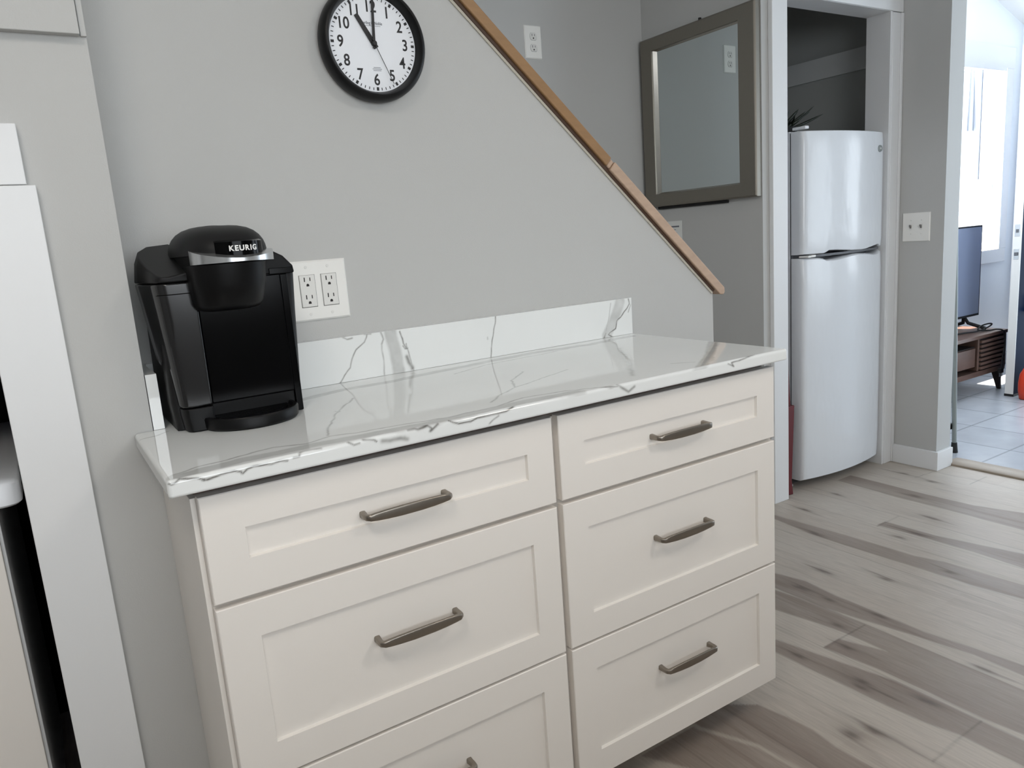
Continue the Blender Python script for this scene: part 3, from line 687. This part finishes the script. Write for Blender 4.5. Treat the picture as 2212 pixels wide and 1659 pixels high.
# ------------------------------------------------------------------ outlets, switch, card
def receptacle_slots(cx_, cz_, y):
    s = [box(cx_ - 0.0072, cx_ - 0.0050, y - 0.0002, y + 0.0005, cz_ - 0.0005, cz_ + 0.0085), box(cx_ + 0.0050, cx_ + 0.0070, y - 0.0002, y + 0.0005, cz_ + 0.0005, cz_ + 0.0078)]
    g = [(cx_ + 0.0030 * math.cos(a), cz_ - 0.0078 + 0.0030 * math.sin(a)) for a in np.linspace(-PI * 0.05, PI * 1.05, 10)] + [(cx_ - 0.003, cz_ - 0.0105), (cx_ + 0.003, cz_ - 0.0105)]
    s.append(prism(g, 'y', y - 0.0002, y + 0.0005)); return s
def plate(x0, x1, z0, z1, y, d, c=0.0035):
    a = [(x0, y, z0), (x1, y, z0), (x1, y, z1), (x0, y, z1)]
    b = [(x0, y - d * 0.45, z0), (x1, y - d * 0.45, z0), (x1, y - d * 0.45, z1), (x0, y - d * 0.45, z1)]
    e = [(x0 + c, y - d, z0 + c), (x1 - c, y - d, z0 + c), (x1 - c, y - d, z1 - c), (x0 + c, y - d, z1 - c)]
    return rings([a, b, e])
op = thing('wall_outlet', 'white double outlet plate with four sockets on the wall right of the coffee maker', 'outlet', (0.411, 0, 1.118))
mesh('cover_plate', plate(0.3475, 0.474, 1.0555, 1.1825, 0.0, 0.0065), M['white'], op)
for cx_ in (0.386, 0.4335):
    r = mesh('receptacle', box(cx_ - 0.0165, cx_ + 0.0165, -0.0080, -0.004, 1.0855, 1.1525), M['white2'], op, bevel=0.0012)
    mesh('surround', box(cx_ - 0.0176, cx_ + 0.0172, -0.0067, -0.004, 1.0843, 1.1530), M['greyshadow'], r)
    mesh('socket_slots', join(*receptacle_slots(cx_, 1.1395, -0.0080), *receptacle_slots(cx_ + 0.0005, 1.1025, -0.0080)), M['hole'], r)
    for zz in (1.0695, 1.1690):
        mesh('screw', lathe([(0, 0.0064), (0.0032, 0.0064), (0.0030, 0.0074), (0, 0.0077)], (cx_, 0, zz), 'y', 16), M['white2'], op, smooth=True, angle=40)
so = thing('wall_outlet', 'white two-socket outlet plate on the stairwell wall above the wooden rail', 'outlet', (1.779, 1.09, 1.972))
mesh('cover_plate', plate(1.738, 1.820, 1.908, 2.0355, 1.09, 0.006), M['white'], so)
for zz in (1.9935, 1.9495):
    ov = [(1.7795 + 0.0165 * math.copysign(abs(math.cos(a)) ** 0.8, math.cos(a)), zz + min(0.0135, max(-0.0135, 0.0165 * math.sin(a)))) for a in np.linspace(0, 2 * PI, 28, endpoint=False)]
    r = mesh('receptacle', prism(ov, 'y', 1.0865, 1.0828), M['white2'], so)
    mesh('surround', prism([(1.7795 + (p[0] - 1.7795) * 1.05, zz - 0.0003 + (p[1] - zz) * 1.06) for p in ov], 'y', 1.0865, 1.0838), M['greyshadow'], r)
    mesh('socket_slots', join(*receptacle_slots(1.7795, zz + 0.001, 1.0828)), M['hole'], r)
# light switch on the wall facing the stairs (plane x = 3.28)
def platex(y0, y1, z0, z1, x, d, c=0.003):
    v, f = plate(y0, y1, z0, z1, 0, d, c)
    return [(x + p[1], p[0], p[2]) for p in v], f
ls = thing('light_switch', 'white double light switch plate on the grey wall right of the refrigerator', 'light switch', (3.28, 0.329, 1.11))
mesh('cover_plate', platex(0.2665, 0.3915, 1.0480, 1.1745, 3.28, 0.006), M['white'], ls)
for yy in (0.352, 0.305):
    tg = mesh('toggle_switch', box(3.2725, 3.2745, yy - 0.0052, yy + 0.0052, 1.0985, 1.1235), M['white2'], ls, bevel=0.0005)
    mesh('lever', ([(3.2742, yy - 0.0038, 1.104), (3.2742, yy + 0.0038, 1.104), (3.2742, yy + 0.0038, 1.118), (3.2742, yy - 0.0038, 1.118), (3.263, yy - 0.003, 1.1165), (3.263, yy + 0.003, 1.1165), (3.2635, yy + 0.003, 1.1225), (3.2635, yy - 0.003, 1.1225)],
                   [(0, 1, 2, 3), (4, 5, 6, 7), (0, 1, 5, 4), (1, 2, 6, 5), (2, 3, 7, 6), (3, 0, 4, 7)]), M['greyshadow'], tg, bevel=0.0006)
    for zz in (1.081, 1.141):
        mesh('screw', ([(3.28 + p[1], yy + p[0], zz + p[2]) for p in lathe([(0, 0.0058), (0.003, 0.0058), (0.0028, 0.0066), (0, 0.0068)], (0, 0, 0), 'y', 14)[0]], lathe([(0, 0), (1, 0), (1, 1), (0, 1)], (0, 0, 0), 'y', 14)[1]), M['white2'], ls)
# notice card below the mirror
cd = thing('notice_sign', 'small pale printed notice taped to the wall below the mirror, half hidden by the rail', 'sign', (2.3755, 0.92, 1.1))
mesh('sheet', box(2.3738, 2.3753, 0.876, 0.963, 1.075, 1.217), M['paper'], cd)
mesh('print', join(box(2.3734, 2.3739, 0.892, 0.955, 1.189, 1.196), box(2.3734, 2.3739, 0.912, 0.934, 1.1775, 1.1800), *[box(2.3734, 2.3739, 0.905 + 0.006 * (k % 2), 0.945, 1.165 - 0.009 * k, 1.1665 - 0.009 * k) for k in range(8)]), M['greyink'], cd)

# ------------------------------------------------------------------ hand rail capping the partition
hr = thing('handrail', 'wooden handrail cap sloping down along the top of the stair partition', 'handrail', (1.2, 0.05, 1.4))
sd = np.array([1.0, SL]); sd /= np.linalg.norm(sd); sn = np.array([-sd[1], sd[0]])
if sn[1] < 0: sn = -sn
O = np.array([1.6136, ztop(1.6136)])
def rail_piece(name, s0, s1, n0, n1, y0, y1, m, bev=0.003, rnd=False):
    a, b = O + sd * s0, O + sd * s1
    p = [a + sn * n0, b + sn * n0, b + sn * n1, a + sn * n1]
    if rnd:
        h = (n1 - n0)
        p = [a + sn * n0, b - sd * h * 0.45 + sn * n0, b + sn * (n0 + h * 0.30), b + sn * (n0 + h * 0.62), b - sd * h * 0.4 + sn * n1, a + sn * n1]
    return mesh(name, prism([tuple(q) for q in p], 'y', y0, y1), m, hr, bevel=bev)
LJ = -0.533
rail_piece('upper_rail', -2.05, LJ - 0.014, 0.010, 0.036, -0.014, 0.129, M['oakA'])
rail_piece('joint_block', LJ - 0.0135, LJ, 0.011, 0.034, -0.012, 0.127, M['oakB'], bev=0.004)
rail_piece('lower_rail', LJ + 0.0005, 0.028, 0.009, 0.036, -0.015, 0.130, M['oakB'], rnd=True)
rail_piece('cove_strip', -2.05, -0.006, 0.001, 0.010, -0.007, 0.122, M['oakdark'], bev=0.001)
rail_piece('caulk_bead', -2.05, -0.004, -0.005, 0.002, -0.0042, -0.0005, M['bead'], bev=0.001)

# ------------------------------------------------------------------ mirror on the far wall
mr = thing('wall_mirror', 'rectangular mirror in a wide champagne metal frame hanging beside the stairwell', 'mirror', (2.3755, 0.756, 1.29))
oy0, oy1, oz0, oz1 = 0.439, 1.0745, 1.2860, 2.0085
iy0, iy1, iz0, iz1 = 0.521, 1.000, 1.3400, 1.9530
gy0, gy1, gz0, gz1 = 0.534, 0.980, 1.3475, 1.9460
def ry(x, a): return [(x, a[0], a[2]), (x, a[1], a[2]), (x, a[1], a[3]), (x, a[0], a[3])]
fr = mesh('frame', rings([ry(2.3752, (oy0, oy1, oz0, oz1)), ry(2.350, (oy0, oy1, oz0, oz1)), ry(2.3445, (oy0 + .006, oy1 - .006, oz0 + .006, oz1 - .006)), ry(2.3445, (iy0, iy1, iz0, iz1)), ry(2.352, (iy0 + .001, iy1 - .001, iz0 + .001, iz1 - .001))], True, False), M['frame'], mr, bevel=0.002)
mesh('inner_bevel', rings([ry(2.3515, (iy0, iy1, iz0, iz1)), ry(2.3605, (gy0, gy1, gz0, gz1))], False, False), M['bevelmetal'], mr)
mesh('mirror_glass', box(2.3608, 2.3645, gy0 - .006, gy1 + .006, gz0 - .006, gz1 + .006), M['glass_mirror'], mr)
mesh('lower_ledge', box(2.366, 2.3752, 0.605, 1.013, 1.2735, 1.287), M['rubber'], mr)
mesh('hanging_screw', lathe([(0, 0), (0.0065, 0.0), (0.0065, 0.012), (0, 0.014)], (2.366, 0.733, 2.0075), 'z', 12), M['rubber'], mr)
# ------------------------------------------------------------------ refrigerator
fg = thing('refrigerator', 'white two-door refrigerator with curved doors standing in the doorway', 'refrigerator', (2.90, 0.75, 0))
fX0, fX1, fY = 2.614, 3.178, 0.427
def bulge(x):
    t = (x - (fX0 + fX1) / 2) / ((fX1 - fX0) / 2)
    y = fY - 0.036 * (1 - t * t)
    if t > 0.93: y += 0.007 * ((t - 0.93) / 0.07) ** 2
    if t < -0.97: y += 0.010 * ((-0.97 - t) / 0.03) ** 2
    return y
def fridge_door(name, bot, top, swap=False):
    xs = np.unique(np.concatenate([np.linspace(fX0, fX1, 45), [fX0 + 0.004, fX1 - 0.004, fX1 - 0.01]]))
    nz = 14; V = []; 
    for x in xs:
        zb = np.interp(x, [p[0] for p in bot], [p[1] for p in bot]); zt = np.interp(x, [p[0] for p in top], [p[1] for p in top])
        col = [(x, bulge(x) + 0.012, zb)] + [(x, bulge(x) + (0.004 if q in (0, 1) else 0), zb + (zt - zb) * (0.006 + 0.988 * q)) for q in np.linspace(0, 1, nz)] + [(x, bulge(x) + 0.012, zt)]
        V.append(col + [(x, 0.485, zt), (x, 0.485, zb)])
    return mesh(name, rings(V), M['fridge'], fg, smooth=True, angle=45)
scale_x = lambda pts: [(fX0 + (p - 2.547) / (3.165 - 2.547) * (fX1 - fX0), z) for p, z in pts]
fz_b = scale_x([(2.547, 1.038), (2.672, 1.0355), (2.682, 1.037), (2.70, 1.046), (2.755, 1.045), (2.868, 1.036), (2.954, 1.0335), (3.0, 1.036), (3.058, 1.042), (3.118, 1.048), (3.127, 1.046), (3.13, 1.0385), (3.165, 1.0375)])
fr_t = scale_x([(2.547, 1.0225), (2.64, 1.0205), (2.672, 1.016), (2.69, 1.008), (2.763, 1.008), (2.857, 1.0175), (2.915, 1.021), (3.0, 1.016), (3.076, 1.009), (3.118, 1.010), (3.127, 1.014), (3.131, 1.0185), (3.165, 1.021)])
fzd = fridge_door('freezer_door', fz_b, [(0, 1.5355), (9, 1.5355)])
fdd = fridge_door('fridge_door', [(0, 0.050), (9, 0.050)], fr_t)
mesh('cabinet', box(fX0 + 0.004, fX1 - 0.004, 0.494, 1.08, 0.045, 1.540), M['fridge2'], fg, bevel=0.004)
mesh('door_gasket', join(box(fX0 + 0.006, fX1 - 0.006, 0.4855, 0.4935, 0.06, 1.53)), M['gasket'], fg)
hb = []
for x in np.linspace(fX0 + 0.012, fX1 - 0.006, 24):
    t = (x - fX0) / (fX1 - fX0)
    hb.append([(x, bulge(x) + 0.014, 1.0235 + 0.002 * t), (x, bulge(x) + 0.014, 1.0335 + 0.002 * t), (x, 0.486, 1.0345), (x, 0.486, 1.0225)])
mesh('handle_bar', rings(hb), M['gasket'], fg, smooth=True, angle=40)
mesh('hinge_cap', join(box(fX0 - 0.002, fX0 + 0.022, 0.415, 0.478, 1.5405, 1.5525)), M['fridge2'], fg, bevel=0.003)
mesh('hinge', join(box(fX0 + 0.002, fX0 + 0.024, 0.402, 0.45, 1.0255, 1.0335), box(fX0 + 0.045, fX0 + 0.075, bulge(2.67) + 0.004, bulge(2.67) + 0.03, 1.0245, 1.0345)), M['white'], fg, bevel=0.003)
lx, lz = 3.120, 1.462
bd = mesh('badge', lathe([(0, -0.002), (0.0145, -0.002), (0.0145, 0.002), (0.012, 0.0028), (0, 0.0028)], (lx, bulge(lx) - 0.0035, lz), 'y', 28), M['greypole'], fzd)
v, f = textmesh('GE', 0.0125, Vector((lx, bulge(lx) - 0.0067, lz)), Matrix.Rotation(0.1, 4, 'Z') @ RXZ, None, None, 'g', sx=0.9)
mesh('monogram', (v, f), M['white'], bd)
mesh('kick_grille', box(fX0 + 0.02, fX1 - 0.02, 0.500, 0.508, 0.018, 0.046), M['rubber'], fg)
for fx_ in (fX0 + 0.03, fX1 - 0.03):
    mesh('levelling_foot', lathe([(0, 0), (0.014, 0), (0.016, 0.006), (0.008, 0.012), (0.008, 0.05), (0, 0.05)], (fx_, 0.520, 0.0), 'z', 16), M['fridge2'], fg)
    mesh('rear_foot', lathe([(0, 0), (0.014, 0), (0.014, 0.045), (0, 0.045)], (fx_, 1.03, 0.0), 'z', 12), M['rubber'], fg)

# plant on top of the refrigerator
pp = thing('potted_plant', 'dark spiky-leaved plant in a low dark pot on top of the refrigerator', 'plant', (2.71, 0.60, 1.5405))
mesh('pot', lathe([(0, 0.0), (0.052, 0.0), (0.062, 0.028), (0.058, 0.030), (0.05, 0.024), (0, 0.022)], (2.712, 0.60, 1.5405), 'z', 28), M['rubber'], pp, smooth=True, angle=40)
def blade(tip, w, bend, root):
    r = np.array(root, float); t = np.array(tip, float); d = t - r
    side = np.cross(d, [0.35, -0.85, 0.4]); side /= np.linalg.norm(side)
    up = np.cross(side, d); up /= np.linalg.norm(up)
    L = np.linalg.norm(d); rs = []
    for k in range(9):
        q = k / 8
        c = r + d * q + up * bend * L * math.sin(PI * q)
        ww = w * (0.35 + 1.3 * q) * (1 - q) ** 0.7 + 0.0006
        n = up * 0.0006
        rs.append([tuple(c - side * ww + n), tuple(c + up * ww * 0.2 + n), tuple(c + side * ww + n), tuple(c - n)])
    return rings(rs)
def pl(px_, py_, y):   # leaf tips measured on a plane through the pot
    return (px_, y, py_)
tips = [((2.868, 0.56, 1.660), .0055, .03), ((2.79, 0.58, 1.648), .013, .05), ((2.915, 0.55, 1.625), .009, -.10), ((2.81, 0.56, 1.636), .008, .02), ((2.825, 0.55, 1.632), .006, .02), ((2.80, 0.56, 1.588), .009, -.05),
        ((2.73, 0.58, 1.645), .013, .05), ((2.69, 0.62, 1.665), .016, .05), ((2.66, 0.56, 1.64), .014, .06), ((2.64, 0.62, 1.62), .014, .08), ((2.72, 0.66, 1.66), .014, .05), ((2.77, 0.55, 1.615), .012, .03), ((2.75, 0.54, 1.60), .012, .02), ((2.70, 0.53, 1.61), .014, .05), ((2.83, 0.60, 1.62), .009, -.03), ((2.655, 0.66, 1.66), .014, .03), ((2.765, 0.62, 1.655), .012, .02)]
for i, (t, w, b) in enumerate(tips):
    a = i * 2.4
    mesh('leaf', blade(t, w, b, (2.712 + 0.02 * math.cos(a), 0.60 + 0.02 * math.sin(a), 1.560)), M['leaf'], pp, smooth=True)

# dark red broom tucked between casing and refrigerator
br = thing('broom', 'narrow dark red broom-like object squeezed between door casing and refrigerator', 'broom', (2.545, 0.46, 0))
mesh('bristle_head', rings([[(2.523 + 0.004 * k, 0.4445, 0.001), (2.5655 - 0.004 * k * 0, 0.4385, 0.001), (2.569, 0.482, 0.001), (2.523, 0.49, 0.001)] if z == 0 else
      [(2.528 + 0.03 * z, 0.446, z), (2.560 + 0.052 * z, 0.444, z), (2.563 + 0.052 * z, 0.47, z), (2.53 + 0.03 * z, 0.475, z)] for k, z in ((0, 0), (0, 0.06), (0, 0.16), (0, 0.30), (0, 0.40))]), M['red'], br, bevel=0.003)
mesh('handle', tube([(2.559, 0.460, 0.395), (2.560, 0.485, 0.8), (2.561, 0.520, 1.25)], 0.010, 10), M['red'], br, smooth=True, angle=50)

# ------------------------------------------------------------------ next room: window, stand, television, door, jug
wd = struct('window_1', join(box(4.70, 5.804, 1.108, 1.13, 2.075, 2.212), box(4.70, 5.79, 1.108, 1.13, 0.775, 0.868), box(4.70, 4.80, 1.108, 1.13, 0.868, 2.075), box(5.70, 5.795, 1.108, 1.13, 0.868, 2.075)), T, bevel=0.003)
mesh('sash', join(box(4.80, 4.815, 1.17, 1.205, 0.868, 2.075), box(5.685, 5.70, 1.17, 1.205, 0.868, 2.075), box(4.815, 5.685, 1.17, 1.205, 0.868, 0.885), box(4.815, 5.685, 1.17, 1.205, 2.06, 2.075)), T, wd)
mesh('pane', box(4.815, 5.685, 1.185, 1.189, 0.885, 2.06), M['glass'], wd)
w2 = struct('window_2', join(box(5.90, 5.93, -2.08, -2.0, 0.72, 2.18), box(5.90, 5.93, -1.0, -0.92, 0.72, 2.18), box(5.90, 5.93, -2.0, -1.0, 2.1, 2.18), box(5.90, 5.93, -2.0, -1.0, 0.72, 0.8)), T)
mesh('pane', box(5.985, 5.989, -2.0, -1.0, 0.8, 2.1), M['glass'], w2)
w5 = struct('window_4', join(box(4.12, 4.2, -2.6, -2.58, 0.42, 2.23), box(5.4, 5.48, -2.6, -2.58, 0.42, 2.23), box(4.2, 5.4, -2.6, -2.58, 2.15, 2.23), box(4.2, 5.4, -2.6, -2.58, 0.42, 0.5)), T)
mesh('pane', box(4.2, 5.4, -2.662, -2.658, 0.5, 2.15), M['glass'], w5)
w3 = struct('window_3', join(box(-1.48, -1.4, -4.2, -4.18, 0.87, 2.28), box(1.4, 1.48, -4.2, -4.18, 0.87, 2.28), box(-1.4, 1.4, -4.2, -4.18, 2.2, 2.28), box(-1.4, 1.4, -4.2, -4.18, 0.87, 0.95)), T)
mesh('pane', box(-1.4, 1.4, -4.262, -4.258, 0.95, 2.2), M['glass'], w3)
bl = thing('window_blind', 'pale blind with head rail drawn to one side of the bright window', 'blind', (5.25, 1.09, 2.05))
mesh('head_rail', box(4.78, 5.63, 1.078, 1.107, 2.045, 2.077), M['trim'], bl, bevel=0.002)
mesh('cord', tube([(5.355, 1.10, 2.045), (5.3545, 1.10, 1.7), (5.354, 1.10, 1.35)], 0.006, 8), M['blind_grey'], bl)
fold = []
for z in np.linspace(1.66, 2.044, 12):
    k = (2.044 - z) / 0.384
    fold.append([(5.205 + (0.055 + 0.03 * k) * q, 1.098 + 0.010 * math.sin(q * 9 + k), z) for q in np.linspace(0, 1, 14)])
nf = len(fold[0]); fv = [p for r in fold for p in r]; fv += [(a, b + 0.0015, c) for a, b, c in fv]
N_ = len(fold) * nf
ff = [tuple(int(q) for q in g) for g in grid_faces(len(fold), nf)]; ff += [tuple(q + N_ for q in reversed(g)) for g in ff]
mesh('folded_fabric', (fv, ff), M['blind'], bl, smooth=True)

ts = thing('television_stand', 'dark walnut low television stand with slatted door and tapered legs', 'television stand', (4.5, 0.93, 0.015))
WN = M['walnut']
mesh('body', join(box(3.75, 5.055, 0.729, 1.10, 0.380, 0.402), box(3.75, 5.05, 0.735, 1.10, 0.145, 0.178), box(5.035, 5.05, 0.735, 1.10, 0.178, 0.380), box(3.75, 3.77, 0.735, 1.10, 0.178, 0.380), box(4.715, 4.735, 0.74, 1.10, 0.178, 0.380), box(3.77, 5.035, 1.085, 1.10, 0.178, 0.380)), WN, ts, bevel=0.003)
mesh('drawer', box(4.0, 4.690, 0.742, 0.758, 0.210, 0.325), M['walnut'], ts, bevel=0.002)
mesh('inner_shelf', box(3.77, 4.715, 0.76, 1.085, 0.324, 0.330), M['walnutdk'], ts)
sd_ = mesh('slatted_door', box(4.74, 5.03, 0.748, 0.760, 0.182, 0.376), M['walnutdk'], ts)
for k in range(7):
    z = 0.186 + 0.0272 * k
    mesh('slat', box(4.737, 5.033, 0.728, 0.748, z, z + 0.0155), WN, sd_, bevel=0.0025)
for lx_, ly_, kx, ky in ((5.005, 0.765, 1, -1), (5.005, 1.06, 1, 1), (3.80, 0.765, -1, -1), (3.80, 1.06, -1, 1)):
    mesh('leg', rings([[(lx_ + kx * o + a * w, ly_ + ky * o * 0.3 + b * w, z) for a, b in ((-1, -1), (1, -1), (1, 1), (-1, 1))] for z, o, w in ((0.0155, 0.028, 0.011), (0.08, 0.012, 0.016), (0.145, 0.0, 0.024))]), M['walnutdk'], ts, bevel=0.003)
tv = thing('television', 'flat black-framed television on the walnut stand, seen past the wall end', 'television', (4.5, 0.90, 0.402))
mesh('bezel', box(4.30, 5.012, 0.888, 0.925, 0.487, 1.058), M['rubber'], tv, bevel=0.003)
mesh('screen', box(4.312, 5.000, 0.8872, 0.890, 0.502, 1.048), M['screen'], tv)
for xq, dq in ((4.86, 1), (4.45, -1)):
    for yq, rq in ((0.80, 1), (1.02, -1)):
        mesh('foot', tube([(xq, 0.905, 0.495), (xq + 0.026 * dq, 0.905 - 0.015 * rq, 0.45), (xq + 0.07 * dq, yq, 0.4138)], 0.011, 8), M['rubber'], tv, smooth=True, angle=60)
pc = thing('power_cord', 'black power cord looping over the television stand edge and hanging to its plug', 'cord', (4.9, 0.78, 0.402))
mesh('cable', tube(smoothpath([(4.45, 0.86, 0.4095), (4.70, 0.835, 0.4095), (4.82, 0.80, 0.411), (4.93, 0.79, 0.425), (4.965, 0.785, 0.440), (4.935, 0.79, 0.446), (4.875, 0.80, 0.440), (4.83, 0.80, 0.418), (4.895, 0.765, 0.410), (4.93, 0.738, 0.414), (4.955, 0.714, 0.405), (4.972, 0.710, 0.37), (4.985, 0.712, 0.31), (4.968, 0.714, 0.23), (4.955, 0.713, 0.165)], 10), 0.0048, 8), M['rubber'], pc, smooth=True, angle=60)
mesh('plug', join(box(4.935, 4.970, 0.703, 0.723, 0.135, 0.166)), M['rubber'], pc, bevel=0.004)
mesh('prongs', join(box(4.939, 4.944, 0.709, 0.716, 0.112, 0.136), box(4.960, 4.965, 0.709, 0.716, 0.112, 0.136)), M['chrome'], pc)

dk = struct('door_1', box(4.853, 5.915, 0.5905, 0.638, 0.03, 2.05), M['navy'])
mesh('edge_strip', box(4.8495, 4.8530, 0.5905, 0.638, 0.03, 2.05), M['white2'], dk)
mesh('sweep', box(4.8495, 5.915, 0.587, 0.641, 0.016, 0.0305), M['rubber'], dk)
for z0_, z1_ in ((0.985, 1.055), (0.850, 0.912)):
    lp = mesh('latch_plate', box(4.8478, 4.8496, 0.600, 0.628, z0_, z1_), M['chrome'], dk, bevel=0.0006)
    mesh('bolt', box(4.838 if z0_ < .9 else 4.8455, 4.848, 0.606, 0.622, z0_ + 0.022, z0_ + 0.042), M['gasket'], lp, bevel=0.001)
mesh('pull_handle', join(box(4.93, 5.05, 0.560, 0.5905, 0.53, 0.555), box(4.95, 5.03, 0.572, 0.5905, 0.555, 0.63)), M['rubber'], dk, bevel=0.004)
mesh('pull_trim', box(4.985, 5.02, 0.566, 0.574, 0.568, 0.605), M['chrome'], dk, bevel=0.002)

jg = thing('detergent_jug', 'orange-red plastic jug with lilac cap on the tiled floor by the navy door', 'jug', (4.87, 0.50, 0.015))
jc = (4.868, 0.500)
def sq(r, z, e=0.6, ax=1.0):
    return [(jc[0] + ax * r * math.copysign(abs(math.cos(a)) ** e, math.cos(a)), jc[1] + 0.62 * r * math.copysign(abs(math.sin(a)) ** e, math.sin(a)), z) for a in np.linspace(0, 2 * PI, 28, endpoint=False)]
mesh('jug_body', rings([sq(0.066, 0.0155), sq(0.076, 0.022), sq(0.085, 0.07), sq(0.086, 0.12), sq(0.078, 0.17), sq(0.062, 0.200, 0.8), sq(0.04, 0.208, 0.9)]), M['orange'], jg, smooth=True, angle=50)
mesh('cap', rings([sq(0.042, 0.206, 1.0), sq(0.044, 0.212, 1.0), sq(0.041, 0.262, 1.0), sq(0.036, 0.266, 1.0)]), M['lilac'], jg, smooth=True, angle=50)

po = thing('leaning_pole', 'thin grey metal pole with a black rubber foot leaning behind the wall end', 'pole', (3.545, 0.262, 0.015))
mesh('tube', tube([(3.5435, 0.262, 0.055), (3.488, 0.262, 0.98), (3.437, 0.262, 1.83)], 0.0105, 14), M['greypole'], po, smooth=True, angle=60)
mesh('rubber_foot', rings([[(3.5455 + dx + r * math.cos(a), 0.262 + r * math.sin(a), z) for a in np.linspace(0, 2 * PI, 14, endpoint=False)] for z, r, dx in ((0.0155, 0.0165, 0.001), (0.03, 0.015, 0), (0.066, 0.0125, -.002))]), M['rubber'], po, smooth=True, angle=50)
mesh('clip', box(3.468, 3.545, 0.272, 0.31, 0.13, 0.16), M['rubber'], po, bevel=0.003)

# ------------------------------------------------------------------ low cabinet inside the cased recess
lc = thing('base_cabinet', 'white cabinet inside the dark recess at the left edge, seen past the casing', 'cabinet', (-0.55, 0.2, 0))
mesh('carcass', join(box(-0.90, -0.2215, -0.046, 0.5, 0.08, 0.810), box(-0.90, -0.24, 0.0, 0.5, 0, 0.08)), M['trim'], lc, bevel=0.002)
mesh('door', box(-0.88, -0.2265, -0.062, -0.0465, 0.09, 0.800), M['cab'], lc, bevel=0.002)
rt = mesh('countertop', loft([(rrect(-0.91, -0.186, -0.085, 0.55, 0.022), 0.8105), (rrect(-0.915, -0.181, -0.09, 0.555, 0.026), 0.8145), (rrect(-0.915, -0.181, -0.09, 0.555, 0.026), 0.850), (rrect(-0.91, -0.186, -0.085, 0.55, 0.022), 0.8545)]), M['dial'], smooth=True, angle=50)
tag(rt, 'thick white worktop end with rounded corner inside the dark left recess', 'countertop')

# ------------------------------------------------------------------ light
def area(name, loc, rot, sx, sy, power, color, spread=PI):
    d = bpy.data.lights.new(name, 'AREA'); d.shape = 'RECTANGLE'; d.size = sx; d.size_y = sy; d.energy = power; d.color = color; d.spread = spread
    o = bpy.data.objects.new(name, d); COL.objects.link(o); o.location = loc; o.rotation_euler = rot; return o
area('daylight_front_window', (0.0, -4.24, 1.575), (PI / 2, 0, 0), 2.75, 1.2, PW_FRONT, (0.95, 0.98, 1.0))
area('daylight_east_door', (6.02, 0.12, 1.05), (PI / 2, 0, PI / 2), 0.9, 2.0, PW_DOOR, (0.76, 0.89, 1.0))
area('daylight_east_window', (6.02, -1.5, 1.45), (PI / 2, 0, PI / 2), 0.95, 1.25, PW_EAST, (0.84, 0.92, 1.0))
area('daylight_north_window', (5.25, 1.23, 1.47), (PI / 2, 0, PI), 0.88, 1.18, PW_NORTH, (0.86, 0.93, 1.0))
area('daylight_south_window', (4.8, -2.68, 1.325), (PI / 2, 0, 0), 1.15, 1.6, PW_SOUTH, (0.76, 0.89, 1.0))
pn = bpy.data.lights.new('next_room_fill', 'POINT'); pn.energy = PW_NEXT; pn.shadow_soft_size = 0.12; pn.color = (0.86, 0.92, 1.0)
po_ = bpy.data.objects.new('next_room_fill', pn); COL.objects.link(po_); po_.location = (4.0, 0.60, 1.7)  # unseen fill light added to brighten the nook below the window
area('stair_lamp', (-0.2, 0.6, 2.44), (0, 0, 0), 0.5, 0.5, PW_STAIR, (0.92, 0.96, 1.0))
for i, (lx_, ly_, pw) in enumerate(((-0.5, -1.5, PW_LAMP), (1.7, -1.9, PW_FILL))):  # second one is an unseen fill added to brighten the right-hand drawers
    lp = bpy.data.lights.new('ceiling_lamp_and_fill', 'AREA'); lp.shape = 'DISK'; lp.size = 0.5; lp.energy = pw; lp.color = (1.0, 0.92, 0.83)
    lo = bpy.data.objects.new('ceiling_lamp_and_fill', lp); COL.objects.link(lo); lo.location = (lx_, ly_, 2.42)
sn_ = bpy.data.lights.new('sun', 'SUN'); sn_.energy = PW_SUN; sn_.angle = 0.01; sn_.color = (1.0, 0.90, 0.78)
so_ = bpy.data.objects.new('sun', sn_); COL.objects.link(so_)
so_.rotation_euler = Vector((0.10, -0.22, -1.0)).to_track_quat('-Z', 'Y').to_euler()
wl = bpy.data.worlds.new('world'); S.world = wl; wl.use_nodes = True
bg = wl.node_tree.nodes['Background']; bg.inputs[0].default_value = (0.80, 0.90, 1.0, 1); bg.inputs[1].default_value = SKY

S.view_settings.view_transform = 'Standard'
S.view_settings.look = 'None'
S.view_settings.gamma = 1.0
S.view_settings.exposure = EXPO
S.view_settings.use_curve_mapping = False
S.cycles.max_bounces = 10
S.cycles.diffuse_bounces = 6
S.cycles.glossy_bounces = 5
S.cycles.transparent_max_bounces = 12
